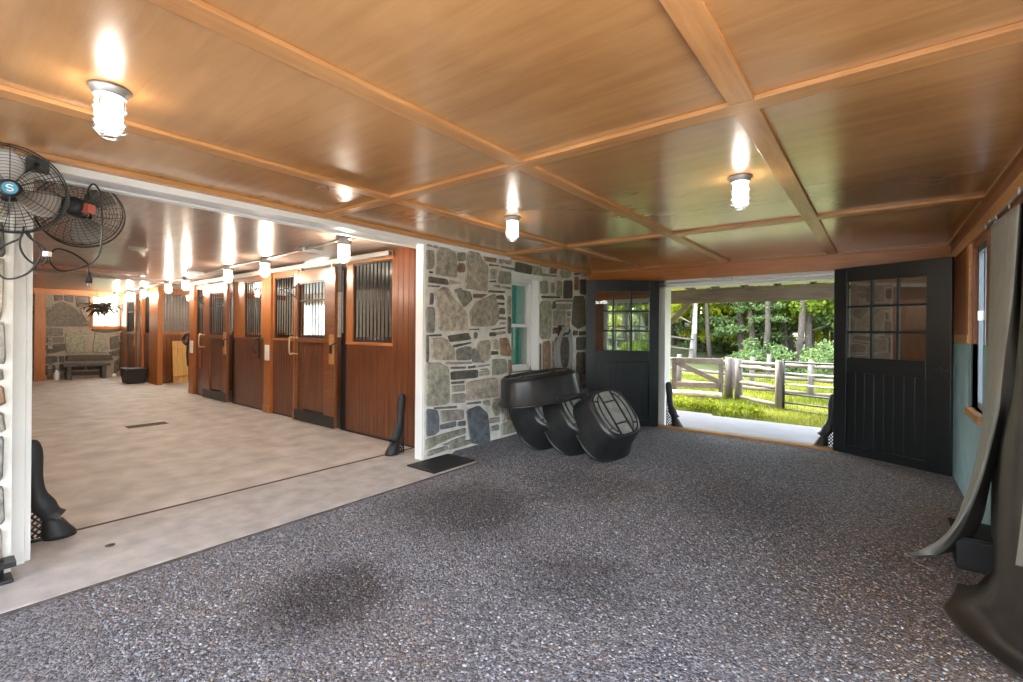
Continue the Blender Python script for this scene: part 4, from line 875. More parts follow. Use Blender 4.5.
# ------------------------------------------------------------------ wall fans
def fan(name, c, axis, rad, label, spin):
    c = Vector(c); ax = Vector(axis).normalized(); t = thing(name, label, 'fan', c, 0, 'black wire fans hung at the aisle opening')
    a = ax.cross(Vector((0,0,1))).normalized(); b_ = a.cross(ax)*-1
    def pt(r, q, z): return c+a*(r*math.cos(q))+b_*(r*math.sin(q))+ax*z
    def ring(m, r, z, w, n=40, k=6): m.tube([pt(r, 2*PI*j/n, z) for j in range(n)], w, k, True)
    dome = lambda r: .045*(1-(r/rad)**2)
    m = MB(); ring(m, rad, 0, .0048, 48, 8); ring(m, rad*.985, -.07, .0045, 48, 8); m.build('cage_rim', M['black'], t)
    m = MB()
    for k in range(11): r = rad*(.24+.07*k); ring(m, r, .03+dome(r), .0013, 40, 4)
    for k in range(12): q = 2*PI*k/12; m.tube([pt(rad*s_, q, .03*(1 if s_ < .95 else 0)+dome(rad*s_)) for s_ in (.16, .4, .7, .9, 1.)], .0022, 5)
    m.build('front_guard', M['black'], t)
    m = MB()
    for k in range(9): r = rad*(.32+.08*k); ring(m, r, -.10-.6*dome(r), .0013, 40, 4)
    for k in range(30): q = 2*PI*k/30; m.tube([pt(rad*s_, q+.25*(1-s_), (-.10 if s_ < .95 else -.07)-.6*dome(rad*s_)) for s_ in (.22, .5, .8, 1.)], .0017, 5)
    m.build('rear_guard', M['black'], t)
    for k in range(3):
        m = MB(); vs = []; fs = []; nr, nc = 8, 8; q0 = spin+2*PI*k/3
        for i in range(nr+1):
            r = rad*(.16+.74*i/nr); wd = (.42+.62*math.sin(PI*min(1, .15+.8*i/nr)))
            for j in range(nc+1): s_ = j/nc-.5; vs.append(pt(r, q0+s_*wd*1.15+.25*i/nr, -.035-.075*s_*(1-.35*i/nr)))
        for i in range(nr):
            for j in range(nc): p = i*(nc+1)+j; fs.append((p, p+1, p+nc+2, p+nc+1))
        m.add(vs, fs, True); o = m.build('blade', M['fanblade'], t); sm = o.modifiers.new('thickness', 'SOLIDIFY'); sm.thickness = .003
    m = MB(); m.lathe(c, [(.02, -.08), (.045, -.06), (.045, .0), (.03, .012)], 18, ax); m.build('hub', M['black'], t)
    m = MB(); m.lathe(c, [(.044, .065), (.047, .072), (.044, .082), (.03, .084)], 24, ax); bd = m.build('badge_mount', M['black'], t)
    m = MB(); m.lathe(c, [(.031, .083), (.031, .087)], 24, ax); dk = m.build('badge_disc', M['blue'], bd)
    m = MB(); S_ = [(x*.75, y*.75) for x, y in [(.016, .016), (0, .022), (-.016, .014), (-.012, .003), (.012, -.003), (.016, -.014), (0, -.022), (-.016, -.016)]]
    m.tube(smooth_path([c+a*x+b_*y+ax*.088 for x, y in S_], 4), .0028, 5); m.build('badge_mark', M['plate'], bd)
    m = MB(); m.lathe(c, [(.03, -.10), (.062, -.11), (.066, -.20), (.055, -.24), (.02, -.245)], 20, ax); mo = m.build('motor', M['black'], t)
    m = MB(); e = c-ax*.16+rt*.085-up*.01; m.obox(e, rt, up, fw, .032, .030, .03); 
    if 'red' in label: m.build('motor_label', M['red'], mo)
    return t, a, b_, ax
P1 = Vector((-3.79, .312, 2.262)); P2 = Vector((-4.62, .745, 2.335))
f1, a1, b1, x1 = fan('wall_fan', P1, (Vector((0, .1, 1.75))-P1), .24, 'round wire fan with blue badge facing the room at the left edge', .5)
m = MB(); bk = P1-x1*.24; m.tube(smooth_path([bk, bk+Vector((-.04, .03, .1)), Vector((-4.0, .43, 2.46)), Vector((-4.08, .46, ZC-.06))], 5), .014, 8); m.box(-4.10, -4.02, .40, .50, ZC-.12, ZC-.045); m.build('mount_arm', M['black'], f1)
f2, a2, b2, x2 = fan('wall_fan', P2, (-.93, .36, -.06), .25, 'round wire fan with red motor label turned into the aisle', 1.1)
m = MB(); bk = P2-x2*.22; m.tube(smooth_path([bk, bk+Vector((.02, -.06, -.05)), Vector((-4.40, .56, 2.28)), Vector((-4.40, .455, 2.28))], 5), .014, 8); m.box(-4.45, -4.33, .45, .47, 2.20, 2.36); m.build('mount_arm', M['black'], f2)
t = thing('power_cord', 'black cord looped below the badge fan', 'cord', CORD_A[0]); m = MB(); m.tube(smooth_path(CORD_A, 5), .0055, 6); m.build('cable', M['black'], t)
p = Vector(CORD_A[17]); m = MB(); m.obox(p, rt, up, fw, .016, .014, .012); m.build('cable_tag', M['plate'], t)
t = thing('power_cord', 'black cord with a dangling plug below the red-label fan', 'cord', CORD_B[0]); m = MB(); m.tube(smooth_path(CORD_B, 5), .0055, 6); m.build('cable', M['black'], t)
p = Vector(CORD_B[-1]); m = MB(); m.lathe(p, [(.008, .03), (.012, 0), (.018, -.02), (.018, -.05)], 10); m.build('plug', M['black'], t)
for s_ in (-.007, .007): m = MB(); m.box(p.x-.002, p.x+.002, p.y+s_-.002, p.y+s_+.002, p.z-.07, p.z-.05); m.build('prong', M['galv'], t)

# ------------------------------------------------------------------ horse-leg door guards
def guard(name, base, u, label, group):
    """base: point at the jamb foot, u: unit direction from the jamb into the opening"""
    u = Vector(u); base = Vector(base); t = thing(name, label, 'door guard', base, 0, group); v = u.cross(Vector((0,0,1)))
    def P(a, z, s_=0.): return base+u*a+Vector((0,0,z))+v*s_
    ctr = [(.022, .72, .030), (.030, .67, .042), (.036, .60, .046), (.040, .50, .038), (.050, .40, .033), (.062, .32, .036), (.085, .255, .054), (.100, .215, .050), (.120, .175, .044), (.140, .145, .056)]
    m = MB(); n = 14; vs = []; fs = []
    ctr = [(a*1.12, z, r*1.28) for a, z, r in ctr]
    for i, (a, z, r) in enumerate(ctr):
        d0 = Vector((ctr[min(i+1, len(ctr)-1)][0]-ctr[max(i-1, 0)][0], ctr[min(i+1, len(ctr)-1)][1]-ctr[max(i-1, 0)][1])); d0.normalize(); nx, nz_ = -d0.y, d0.x
        for j in range(n): q = 2*PI*j/n; vs.append(P(a+nx*r*math.cos(q), z+nz_*r*math.cos(q), r*.75*math.sin(q)))
    for i in range(len(ctr)-1):
        for j in range(n): fs.append((i*n+j, i*n+(j+1) % n, (i+1)*n+(j+1) % n, (i+1)*n+j))
    fs.append(list(range(n))); m.add(vs, fs, True); o = m.build('leg_cast', M['rubber'], t); sd = o.modifiers.new('sub', 'SUBSURF'); sd.levels = 1; sd.render_levels = 2
    m = MB(); hv = []; hf = []                            # the hoof: coronet above, wider flat sole below
    for (z, a0, a1_, w_) in ((.15, .10, .20, .050), (.11, .085, .225, .058), (.03, .085, .268, .072), (0.002, .09, .272, .072)):
        for j in range(16): q = 2*PI*j/16; hv.append(P((a0+a1_)/2+(a1_-a0)/2*math.cos(q), z-(.02*math.cos(q) if z > .05 else 0), w_*math.sin(q)))
    for i in range(3):
        for j in range(16): hf.append((i*16+j, i*16+(j+1) % 16, (i+1)*16+(j+1) % 16, (i+1)*16+j))
    hf.append(list(range(16))); hf.append(list(range(48, 64))); m.add(hv, hf, True); m.build('hoof', M['rubber'], t)
    m = MB()                                             # lattice web between the leg and the jamb
    edge = lambda z: .05+.10*max(0, (.40-z)/.40)          # web reaches the back of the leg
    def clip(p, q):
        k = 24; pts = [(p[0]+(q[0]-p[0])*i/k, p[1]+(q[1]-p[1])*i/k) for i in range(k+1)]
        pts = [s_ for s_ in pts if 0 <= s_[0] <= edge(s_[1])+.02 and .02 <= s_[1] <= .60]
        if len(pts) > 2: m.tube([P(*pts[0]), P(*pts[-1])], .0065, 6)
    for k in range(-8, 20): z = .045*k; clip((0, z), (.3, z+.36)); clip((0, z), (.3, z-.36))
    m.tube([P(.006, .012), P(.006, .46)], .008, 6); m.tube([P(0, .012), P(.2, .012)], .011, 6); m.build('lattice', M['rubber'], t)
    return t
gg = 'black horse-leg guards at the door jambs'
guard('door_guard', (-4.60, .46, 0), (0, 1, 0), 'black horse-leg guard with lattice at the foot of the left white post', gg)
guard('door_guard', (-4.60, 3.72, 0), (0, -1, 0), 'black horse-leg guard with lattice against the red-brown boards', gg)
guard('door_guard', (-2.69, 7.47, -.015), (1, 0, 0), 'black horse-leg guard at the left jamb of the barn doorway', gg)
guard('door_guard', (-.44, 7.47, -.015), (-1, 0, 0), 'black horse-leg guard at the right jamb of the barn doorway', gg)

# ------------------------------------------------------------------ mat, drains, hinge pin
t = thing('door_mat', 'black rubber mat on the kerb corner by the stone wall', 'mat', (-3.86, 3.68, 0))
m = MB(); m.box(-4.08, -3.64, 3.34, 3.97, .0, .010); m.build('backing', M['rubber'], t, .003)
m = MB()
for (a, b_, c, d) in ((-4.08, -4.03, 3.34, 3.97), (-3.69, -3.64, 3.34, 3.97), (-4.03, -3.69, 3.34, 3.39), (-4.03, -3.69, 3.92, 3.97)): m.box(a, b_, c, d, .010, .016)
m.build('border', M['rubber'], t, .003)
m = MB()
for i in range(13):
    for j in range(20): m.box(-4.02+.025*i, -4.003+.025*i, 3.40+.026*j, 3.416+.026*j, .010, .014)
m.build('tread', M['black'], t)
for (x, y, r, lab) in ((-4.15, .83, .028, 'small round metal floor plug in the kerb slab'), ):
    t = thing('floor_plug', lab, 'floor plug', (x, y, 0)); m = MB(); m.lathe((x, y, 0), [(r, -.002), (r, .003), (r*.5, .004)], 16); m.build('cap', M['bark'], t)
t = thing('floor_drain', 'long dark drain slot in the aisle concrete', 'drain', (-8.86, 2.2, 0)); m = MB(); m.box(-8.98, -8.74, 1.95, 2.45, -.002, .003); m.build('grate', M['bark'], t)
t = thing('gate_hinge', 'black iron pivot at the foot of the left stone wall edge', 'hinge', (-4.08, .30, 0)); m = MB(); m.box(-4.12, -3.98, .22, .36, 0, .02); m.build('foot_plate', M['black'], t, .004); m = MB(); m.cyl((-4.05, .30, .02), (-4.05, .30, .13), .025); m.box(-4.10, -3.98, .27, .37, .09, .12); m.build('pin', M['black'], t)

# ------------------------------------------------------------------ oval stock tubs
def tub(name, c, phi, ea, L, W, D, tap, rol, label, grp=None, handle=False):
    e = Vector((math.cos(ea), math.sin(ea), 0)); Z = Vector((0,0,1)); a = -e*math.cos(phi)+Z*math.sin(phi); n = e*math.sin(phi)+Z*math.cos(phi); s_ = n.cross(a)
    a, s_ = a*math.cos(rol)+s_*math.sin(rol), s_*math.cos(rol)-a*math.sin(rol); c = Vector(c)
    t = thing(name, label, 'tub', c, 0, grp); K = 44
    def P(l, w_, d): return c+a*l+s_*w_+n*d
    def loop(L_, W_, d, p=2.9):
        o = []
        for j in range(K):
            q = 2*PI*j/K; cx, sx = math.cos(q), math.sin(q); o.append(P(math.copysign(abs(cx)**(2/p), cx)*L_/2, math.copysign(abs(sx)**(2/p), sx)*W_/2, d))
        return o
    def loft(m, prof):
        vs = []; fs = []
        for (L_, W_, d) in prof: vs += loop(L_, W_, d)
        for i in range(len(prof)-1):
            for j in range(K): fs.append((i*K+j, i*K+(j+1) % K, (i+1)*K+(j+1) % K, (i+1)*K+j))
        m.add(vs, fs, True)
    f = lambda q: 1-(1-tap)*q
    m = MB(); T = .016; pr = [(L*f(0), W*f(0), 0), (L*f(.10), W*f(.10), .10*D), (L*f(.14)-.02, W*f(.14)-.02, .14*D), (L*f(.9)-.02, W*f(.9)-.02, .90*D), (L*tap-.03, W*tap-.03, .965*D), (L*tap-.07, W*tap-.07, D)]
    loft(m, pr); loft(m, [(L-.03, W-.03, 0), (L*f(.9)-.05, W*f(.9)-.05, .88*D), (L*tap-.10, W*tap-.10, .955*D)])
    k = len(m.v); m.add(loop(L*tap-.10, W*tap-.10, .955*D), [list(range(K))]); m.build('shell', M['tub'], t)
    m = MB(); loft(m, [(L-.03, W-.03, .0), (L+.015, W+.015, -.004), (L+.03, W+.03, .012), (L+.015, W+.015, .03), (L-.005, W-.005, .032)]); m.build('rim', M['tub'], t)
    m = MB(); m.add(loop(L*tap-.065, W*tap-.065, D-.006), [list(range(K))]); m.build('base_plate', M['tubbase'], t)
    m = MB(); l2, w2 = (L*tap-.08)/2, (W*tap-.08)/2
    def rib(l0, w0, l1, w1, wd=.014): m.beam(P(l0, w0, D+.001), P(l1, w1, D+.001), wd, .016, n)
    for sg in (-1, 1):
        rib(-l2*.97, sg*w2*.36, l2*.97, sg*w2*.36); rib(sg*l2*.48, -w2*.36, sg*l2*.48, w2*.36)
        arc = [P(l2*.80*math.cos(q), sg*(w2*.36+w2*.36*math.sin(q)), D) for q in [PI*j/14 for j in range(15)]]
        m.tube(arc, .008, 6)
        for g in (-1, 1): rib(g*l2*.58, sg*w2*.62, g*l2*.66, sg*w2*.93)
    loft(m, [(2*l2-.0, 2*w2-.0, D-.008), (2*l2, 2*w2, D+.010), (2*l2-.035, 2*w2-.035, D+.010), (2*l2-.035, 2*w2-.035, D-.008)]); m.build('rib_grid', M['tub'], t)
    if handle:
        m = MB(); l0, l1 = L*.44, L*.06; wv = -W/2-.012 if handle < 0 else W/2+.012
        m.beam(P(l0, wv, .045), P(l1, wv, .045), .03, .045, n); m.beam(P(l0, wv, .045), P(l0, wv, .12), .03, .03); m.obox(P(l1, wv, .07), a, s_, n, .022, .015, .03); m.build('carry_ledge', M['tub'], t, .006)
    return t
tg = 'dark tubs leaning by the stone wall'
PH, EA = .892, -.475
t3 = tub('stock_tub', (-2.675, 5.135, .318), PH, EA, .83, .72, .41, .81, .164, 'dark oval tub in front showing its ribbed grey base', tg)
dup(t3, (-2.675-.46, 5.135-.0, .318), 0, 'dark oval tub leaning in the middle, behind the ribbed base one', tg)
dup(t3, (-2.675-.90, 5.135-.02, .318), 0, 'dark oval tub leaning nearest the stone wall, mostly under the top tub', tg)
tub('stock_tub', (-3.27, 4.75, .655), .12, math.atan2(.866, .5)+PI, 1.02, .66, .32, .92, 0., 'long dark tub lying upside down on top of the leaning tubs', tg, handle=-1)

# ------------------------------------------------------------------ hose on the stone wall
t = thing('garden_hose', 'grey hose coiled on the stone wall above the tubs', 'hose', (-4.03, 6.5, 1.5))
m = MB(); pts = []
for k in range(9*16+1):
    q = 2*PI*k/16; lp = k/16; rr = .20+.022*math.sin(lp*2.1); pts.append((-4.06+.018*(lp % 3)+.01*math.sin(q), 6.53+.03*math.sin(lp*1.7)+rr*math.sin(q)*1.05, 1.17+.03*math.cos(lp*2.3)+(.36+.03*math.sin(lp*3.3))*math.cos(q)))
m.tube(pts, .0115, 8); m.build('coil', M['hose'], t)
m = MB(); m.box(-4.12, -4.09, 6.45, 6.63, 1.42, 1.60); m.tube(smooth_path([(-4.1, 6.54, 1.48), (-3.98, 6.54, 1.46), (-3.94, 6.54, 1.54)], 4), .016, 8); m.build('hanger', M['black'], t)
t = thing('wall_spigot', 'red-handled spigot on the stone wall above the hose', 'spigot', (-4.05, 6.62, 1.62)); m = MB(); m.cyl((-4.12, 6.62, 1.64), (-4.0, 6.62, 1.64), .016); m.cyl((-4.0, 6.62, 1.65), (-3.99, 6.62, 1.56), .014); m.build('body', M['brass'], t)
m = MB(); m.lathe((-4.03, 6.62, 1.70), [(.035, 0), (.035, .012)], 10); m.cyl((-4.03, 6.62, 1.64), (-4.03, 6.62, 1.70), .006); m.build('handle', M['red'], t)

# ------------------------------------------------------------------ canvas tarps along the right side
def sheet(name, curves, parent, dark, k=6, wob=.010):
    rows = [smooth_path(c, k) for c in curves]; n = len(rows[0]); cols_ = [smooth_path([r[i] for r in rows], k) for i in range(n)]; mcount = len(cols_[0])
    m = MB(); vs = []; fs = []
    for i in range(n):
        for j in range(mcount):
            p = cols_[i][j]; w_ = wob*min(1, i/8); vs.append((p[0]+w_*nz(p[1]*2, p[2], 2.2, 5.), p[1]+w_*nz(p[1], p[2], 3., 9.), max(p[2], .0)+.004))
    for i in range(n-1):
        for j in range(mcount-1): a = i*mcount+j; fs.append((a, a+1, a+mcount+1, a+mcount))
    m.add(vs, fs, True); o = m.build(name, [M['tarp'], M['tarpshade']], parent)
    for p in o.data.polygons:
        i, j = divmod(p.index, mcount-1)
        p.material_index = 1 if dark(j/(mcount-1)*(len(curves)-1), i/(n-1)*(len(curves[0])-1)) else 0  # shaded folds and hem painted dark by column and row
    s_ = o.modifiers.new('thickness', 'SOLIDIFY'); s_.thickness = .004
    return o
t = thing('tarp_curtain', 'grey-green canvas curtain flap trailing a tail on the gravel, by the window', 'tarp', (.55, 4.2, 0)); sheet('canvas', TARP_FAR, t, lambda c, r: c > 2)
for k in range(4): y = 3.62+.33*k; m = MB(); m.tube([(.60-.008*k, y+.012*math.cos(2*PI*j/10), 2.255+.02*math.sin(2*PI*j/10)) for j in range(10)], .004, 5, True); m.build('hanging_ring', M['galv'], t)
for c in TARP_NEAR: c[0] = (c[0][0], c[0][1], 2.24)
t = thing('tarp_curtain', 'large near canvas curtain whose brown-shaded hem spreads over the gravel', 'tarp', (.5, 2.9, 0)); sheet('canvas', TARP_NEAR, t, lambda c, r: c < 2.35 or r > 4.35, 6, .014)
for k in range(5): y = 1.9+.42*k; m = MB(); m.tube([(.57, y+.012*math.cos(2*PI*j/10), 2.262+.02*math.sin(2*PI*j/10)) for j in range(10)], .004, 5, True); m.build('hanging_ring', M['galv'], t)
t = thing('curtain_rail', 'steel curtain rail along the right hand wall', 'rail', (.60, 3.2, 2.28)); m = MB(); m.tube([(.60, 1.2, 2.28), (.60, 4.72, 2.28)], .011, 8); m.build('rod', M['galv'], t)
for y in (1.5, 3.1, 4.68): m = MB(); m.box(.60, .66, y-.015, y+.015, 2.27, 2.31); m.build('bracket', M['galv'], t)
t = thing('feed_box', 'low black rubber box on the gravel half under the curtain flap', 'box', (.49, 4.36, 0))
m = MB(); m.add([(.40,4.16,-.01),(.60,4.16,-.01),(.60,4.50,-.01),(.40,4.50,-.01),(.39,4.15,.19),(.61,4.15,.19),(.61,4.51,.19),(.39,4.51,.19)], [(3,2,1,0),(4,5,6,7),(0,1,5,4),(1,2,6,5),(2,3,7,6),(3,0,4,7)]); m.build('box_body', M['rubber'], t, .012)
m = MB(); m.box(.38, .62, 4.14, 4.52, .19, .21); m.build('rolled_edge', M['rubber'], t, .01)
# ------------------------------------------------------------------ porch outside the doorway
YP = 10.2
t = thing('porch_beam', 'weathered timber beam across the porch outside the doorway', 'beam', (-2.4, YP, 2.25)); m = MB(); m.box(-6.3, 1.6, YP-.09, YP+.09, 2.12, 2.40); m.build('timber', M['weather'], t, .008)
for (x, lab) in ((-3.88, 'weathered porch post just left of the doorway view'), (1.4, 'weathered porch post right of the doorway')):
    t = thing('porch_post', lab, 'post', (x, YP, -.1), 0, 'weathered porch posts'); m = MB(); m.box(x-.09, x+.09, YP-.09, YP+.09, -.12, 2.12); m.build('shaft', M['weatherv'], t, .008)
    m = MB(); sg = 1 if x < -2 else -1; m.beam((x+sg*.09, YP, 1.52), (x+sg*.68, YP, 2.12), .09, .09); m.build('knee_brace', M['weather'], t, .006)
for k, x in enumerate((-5.0, -4.4, -3.80, -3.23, -2.72, -2.16, -1.57, -.98, -.4, .2)):
    t = thing('porch_rafter', 'pale porch rafter resting on the weathered beam', 'rafter', (x, YP, 2.4), 0, 'porch rafters over the weathered beam'); m = MB(); m.beam((x, 7.61, 2.80), (x, YP+.45, 2.415), .07, .05+.05); m.build('timber', M['weather'], t, .004)
mb = MB(); mb.add([(-6.5,7.61,2.87),(1.8,7.61,2.87),(1.8,YP+.5,2.47),(-6.5,YP+.5,2.47),(-6.5,7.61,2.93),(1.8,7.61,2.93),(1.8,YP+.5,2.53),(-6.5,YP+.5,2.53)], [(3,2,1,0),(4,5,6,7),(0,1,5,4),(1,2,6,5),(2,3,7,6),(3,0,4,7)]); struct('roof', mb, M['deckw'])

# ------------------------------------------------------------------ fences and gates
def fpost(x, y, h, r, label, group, z=-.12):
    t = thing('fence_post', label, 'post', (x, y, z), 0, group); m = MB(); m.tube([(x, y, z), (x+R.uniform(-.01,.01), y, h*.5), (x+R.uniform(-.015,.015), y, h)], r, 9, radii=[r*1.05, r, r*.92]); m.build('shaft', M['weatherv'], t); return t
def frail(p0, p1, r, label, group):
    p0, p1 = Vector(p0), Vector(p1); mid = (p0+p1)/2; t = thing('fence_rail', label, 'rail', mid, 0, group); m = MB(); pts = [p0+(p1-p0)*k/6+Vector((0,0,R.uniform(-.012,.012))) for k in range(7)]
    m.tube(pts, r, 7, radii=[r*.6]+[r*R.uniform(.85, 1.12) for _ in range(5)]+[r*.6]); m.build('split_log', M['weather'], t); return t
fg = 'split rail fence posts near the doorway'; rg = 'split rails between the near fence posts'
fpost(-2.86, 12.15, .90, .095, 'thick weathered post carrying the timber gate latch', fg); fpost(-2.62, 12.05, .88, .085, 'weathered post beside the thick gate post', fg); fpost(-1.63, 11.05, .93, .075, 'tall pale post beside the metal gate', fg)
for i, (z, r) in enumerate(((.71, .05), (.35, .06), (.0, .045))): frail((-2.58, 12.0, z), (-1.66, 11.08, z+.01), r, '%s split rail left of the metal gate' % ('top', 'middle', 'bottom')[i], rg)
t = thing('timber_gate', 'weathered timber gate with a diagonal brace left of the split rails', 'gate', (-3.5, 12.2, 0))
gx0, gx1, gy0, gy1 = -4.04, -3.0, 11.75, 12.15
for (z, nm) in ((.80, 'top_bar'), (.20, 'bottom_bar')): m = MB(); m.beam((gx0, gy0, z), (gx1, gy1, z), .06, .13); m.build(nm, M['weather'], t, .006)
m = MB(); m.beam((gx0+.05, gy0+.03, .74), (gx1-.05, gy1, .28), .05, .12); m.build('diagonal_brace', M['weather'], t, .006)
for (x, y, nm) in ((gx0, gy0, 'hinge_stile'), (gx1-.04, gy1, 'latch_stile')): m = MB(); m.box(x-.05, x+.05, y-.04, y+.04, .02, .86); m.build(nm, M['bark'] if nm[0] == 'h' else M['weatherv'], t, .006)
t = thing('ground_log', 'pale peeled log lying under the timber gate', 'log', (-3.5, 11.5, .05)); m = MB(); m.tube([(-4.4, 11.25, .0), (-3.6, 11.6, .02), (-2.95, 11.85, .0)], .085, 10, radii=[.09, .085, .075]); m.build('trunk', M['log'], t)
t = thing('metal_gate', 'dark tubular metal pasture gate right of the tall pale post', 'gate', (-.9, 10.95, .6))
q0, q1 = Vector((-1.54, 11.0, 0)), Vector((1.4, 9.6+.7, 0)); d = q1-q0
for k, z in enumerate((.91, .68, .46, .26, .08, -.06)): m = MB(); m.tube([q0+Vector((0,0,z)), q1+Vector((0,0,z))], .019 if k else .023, 8); m.build('tube_bar', M['dullgalv'] if k in (1, 2) else M['black'], t)
for s_ in (0, .5, 1): m = MB(); m.tube([q0+d*s_+Vector((0,0,-.09)), q0+d*s_+Vector((0,0,.93))], .022, 8); m.build('upright', M['black'], t)
# paddock fence further out
fg2, rg2 = 'far paddock fence posts', 'far paddock fence rails'
pp = [(-6.4, 14.6), (-4.7, 14.1), (-3.13, 13.7), (-1.3, 13.3), (.8, 12.9), (2.6, 12.6)]
for k, (x, y) in enumerate(pp): fpost(x, y, .80+.04*(k % 2), .07, 'pale round post of the far paddock fence behind the split rails', fg2)
for k in range(len(pp)-1):
    for z in (.70, .38, .05): frail((*pp[k], z), (*pp[k+1], z), .05, 'pale rail of the far paddock fence behind the split rails', rg2)
for (x, y) in ((-3.0, 15.5), (-2.9, 17.6)): fpost(x, y, .78, .07, 'pale round post of the far paddock fence behind the split rails', fg2)
pp = [(-16, 22), (-13, 22.5), (-10, 23), (-7, 23.2)]
for k, (x, y) in enumerate(pp): fpost(x, y, 1.3+lz(x, y), .08, 'post of the hillside pasture fence', 'hillside fence posts', lz(x, y)-.1)
for k in range(3):
    for z in (.5, 1.0): frail((pp[k][0], pp[k][1], z+lz(*pp[k])), (pp[k+1][0], pp[k+1][1], z+lz(*pp[k+1])), .05, 'rail of the hillside pasture fence', 'hillside fence rails')

# ------------------------------------------------------------------ trees
rng = np.random.default_rng(5)
def leaves(name, centers, count, size, mat, parent, spread, flat=.6, tv=(.0, 1.)):
    """many small leaf blades around cluster centres, one foliage mesh per tree"""
    c = np.array(centers, np.float32); idx = rng.integers(0, len(c), count); sp = np.array(spread)[idx] if np.ndim(spread) else np.full(count, spread)
    u = rng.normal(size=(count, 3)); u /= np.linalg.norm(u, axis=1, keepdims=True); p = c[idx]+u*(sp*rng.random(count)**.45)[:, None]*np.array([1, 1, flat])
    a = rng.normal(size=(count, 3)); a /= np.linalg.norm(a, axis=1, keepdims=True); b = np.cross(a, rng.normal(size=(count, 3))); b /= np.linalg.norm(b, axis=1, keepdims=True)
    s = size*rng.uniform(.6, 1.35, count)[:, None]; vs = np.stack([p-a*s, p+b*s*.5, p+a*s, p-b*s*.5], 1).reshape(-1, 3)
    me = bpy.data.meshes.new(name); me.vertices.add(count*4); me.vertices.foreach_set('co', vs.astype(np.float32).ravel()); me.loops.add(count*4); me.loops.foreach_set('vertex_index', np.arange(count*4, dtype=np.int32))
    me.polygons.add(count); me.polygons.foreach_set('loop_start', np.arange(0, count*4, 4, dtype=np.int32)); me.update(); me.materials.append(mat)
    tint_ = np.clip(rng.normal(.5, .25, count), 0, 1)*(tv[1]-tv[0])+tv[0]; at = me.attributes.new('tint', 'FLOAT', 'FACE'); at.data.foreach_set('value', tint_.astype(np.float32))
    o = bpy.data.objects.new(name, me); C.objects.link(o)
    if parent: o.parent = parent
    return o
def make_tree(label, group, h, r, barkm, leafm, kind):
    t = thing('tree', label, 'tree', (0, 0, 0), 0, group); m = MB(); n = 9; pts = [Vector((.10*math.sin(k*1.3), .10*math.cos(k*1.7)-.1, h*k/(n-1))) for k in range(n)]
    pts[0].z = -.3
    m.tube(pts, r, 9, radii=[r*(1.15-.85*k/(n-1)) for k in range(n)]); cs = []; sp = []
    for k in range(26 if kind == 'pine' else 22):
        z = R.uniform(1.0, h*.8) if kind == 'pine' else R.uniform(h*.45, h*.95) if kind == 'bare' else R.uniform(h*.12, h*.9); a = R.uniform(0, 2*PI); l = R.uniform(.7, 2.1)*(1.15-z/h*.6); p0 = Vector((0, 0, z)); d = Vector((math.cos(a), math.sin(a), R.uniform(-.12, .12) if kind == 'pine' else R.uniform(.1, .7)))
        m.tube([p0, p0+d*l*.6, p0+d*l], r*.14, 5, radii=[r*.2, r*.12, r*.05])
        for q in (.55, .8, 1.): cs.append(p0+d*l*q+Vector((R.uniform(-.2,.2), R.uniform(-.2,.2), R.uniform(-.1,.1)))); sp.append(R.uniform(.35, .62))
    m.build('trunk', barkm, t); leaves('foliage', [tuple(c) for c in cs], 5200, .085 if kind == 'pine' else .10, leafm, t, sp, .38 if kind == 'pine' else .8)
    return t
protos = [make_tree('dark feathery pine in the woods beyond the paddock', 'pines beyond the paddock', 11, .15, M['bark'], M['leafd'], 'pine'),
          make_tree('green leafy tree in the woods beyond the paddock', 'leafy trees beyond the paddock', 9, .13, M['bark'], M['leafg'], 'leaf'),
          make_tree('sunlit yellow-green young tree in the woods beyond the paddock', 'yellow-green trees beyond the paddock', 7, .09, M['bark'], M['leafy'], 'leaf'),
          make_tree('pale-barked slender tree in the woods beyond the paddock', 'pale-barked trees beyond the paddock', 9, .10, M['barkpale'], M['leafy'], 'leaf')]
protos.append(make_tree('bare dark trunk rising in the woods beyond the paddock', 'bare trunks beyond the paddock', 12, .10, M['bark'], M['leafd'], 'bare'))
spots = [(4, -4.0, 23), (4, -6.4, 23.6), (4, -2.7, 22.6), (4, -5.5, 25.5), (4, -1.1, 22.4), (4, -3.3, 26.3), (4, -7.9, 26), (4, -2.1, 26.8), (4, -5.0, 27.5), (4, -.7, 25.6), (4, -6.9, 28.4), (4, -1.8, 29.2), (4, -4.2, 30.5), (4, -9.2, 26.8), (0, -4.6, 24), (3, -8.6, 22.5), (3, -7.3, 23.5), (2, -7.0, 26), (1, -8.2, 27), (0, -5.9, 28), (2, -4.3, 29), (1, -2.3, 24), (0, -2.9, 28), (2, -1.2, 27), (0, -.3, 24.5), (1, .6, 26), (0, -9.6, 25), (1, -10.6, 23), (1, -6.6, 31), (0, -8.9, 31), (2, -9.9, 29), (0, -4.9, 32), (1, -3.2, 33), (2, -2.0, 31), (1, -.6, 30), (0, 1.4, 29), (0, -11.4, 28), (1, -12.6, 30), (0, -7.6, 35), (1, -5.4, 36), (0, -3.8, 37), (1, -1.6, 36), (0, .4, 34), (1, -10.2, 34), (0, 2.4, 25), (1, 3.4, 28), (0, -13.5, 33), (0, -5.2, 24.8)]
while len(spots) < 96:
    y = R.uniform(24, 44); spots.append((R.choice((0, 1, 2, 2, 2, 3)), R.uniform(-.47, -.02)*y, y))
used = set()
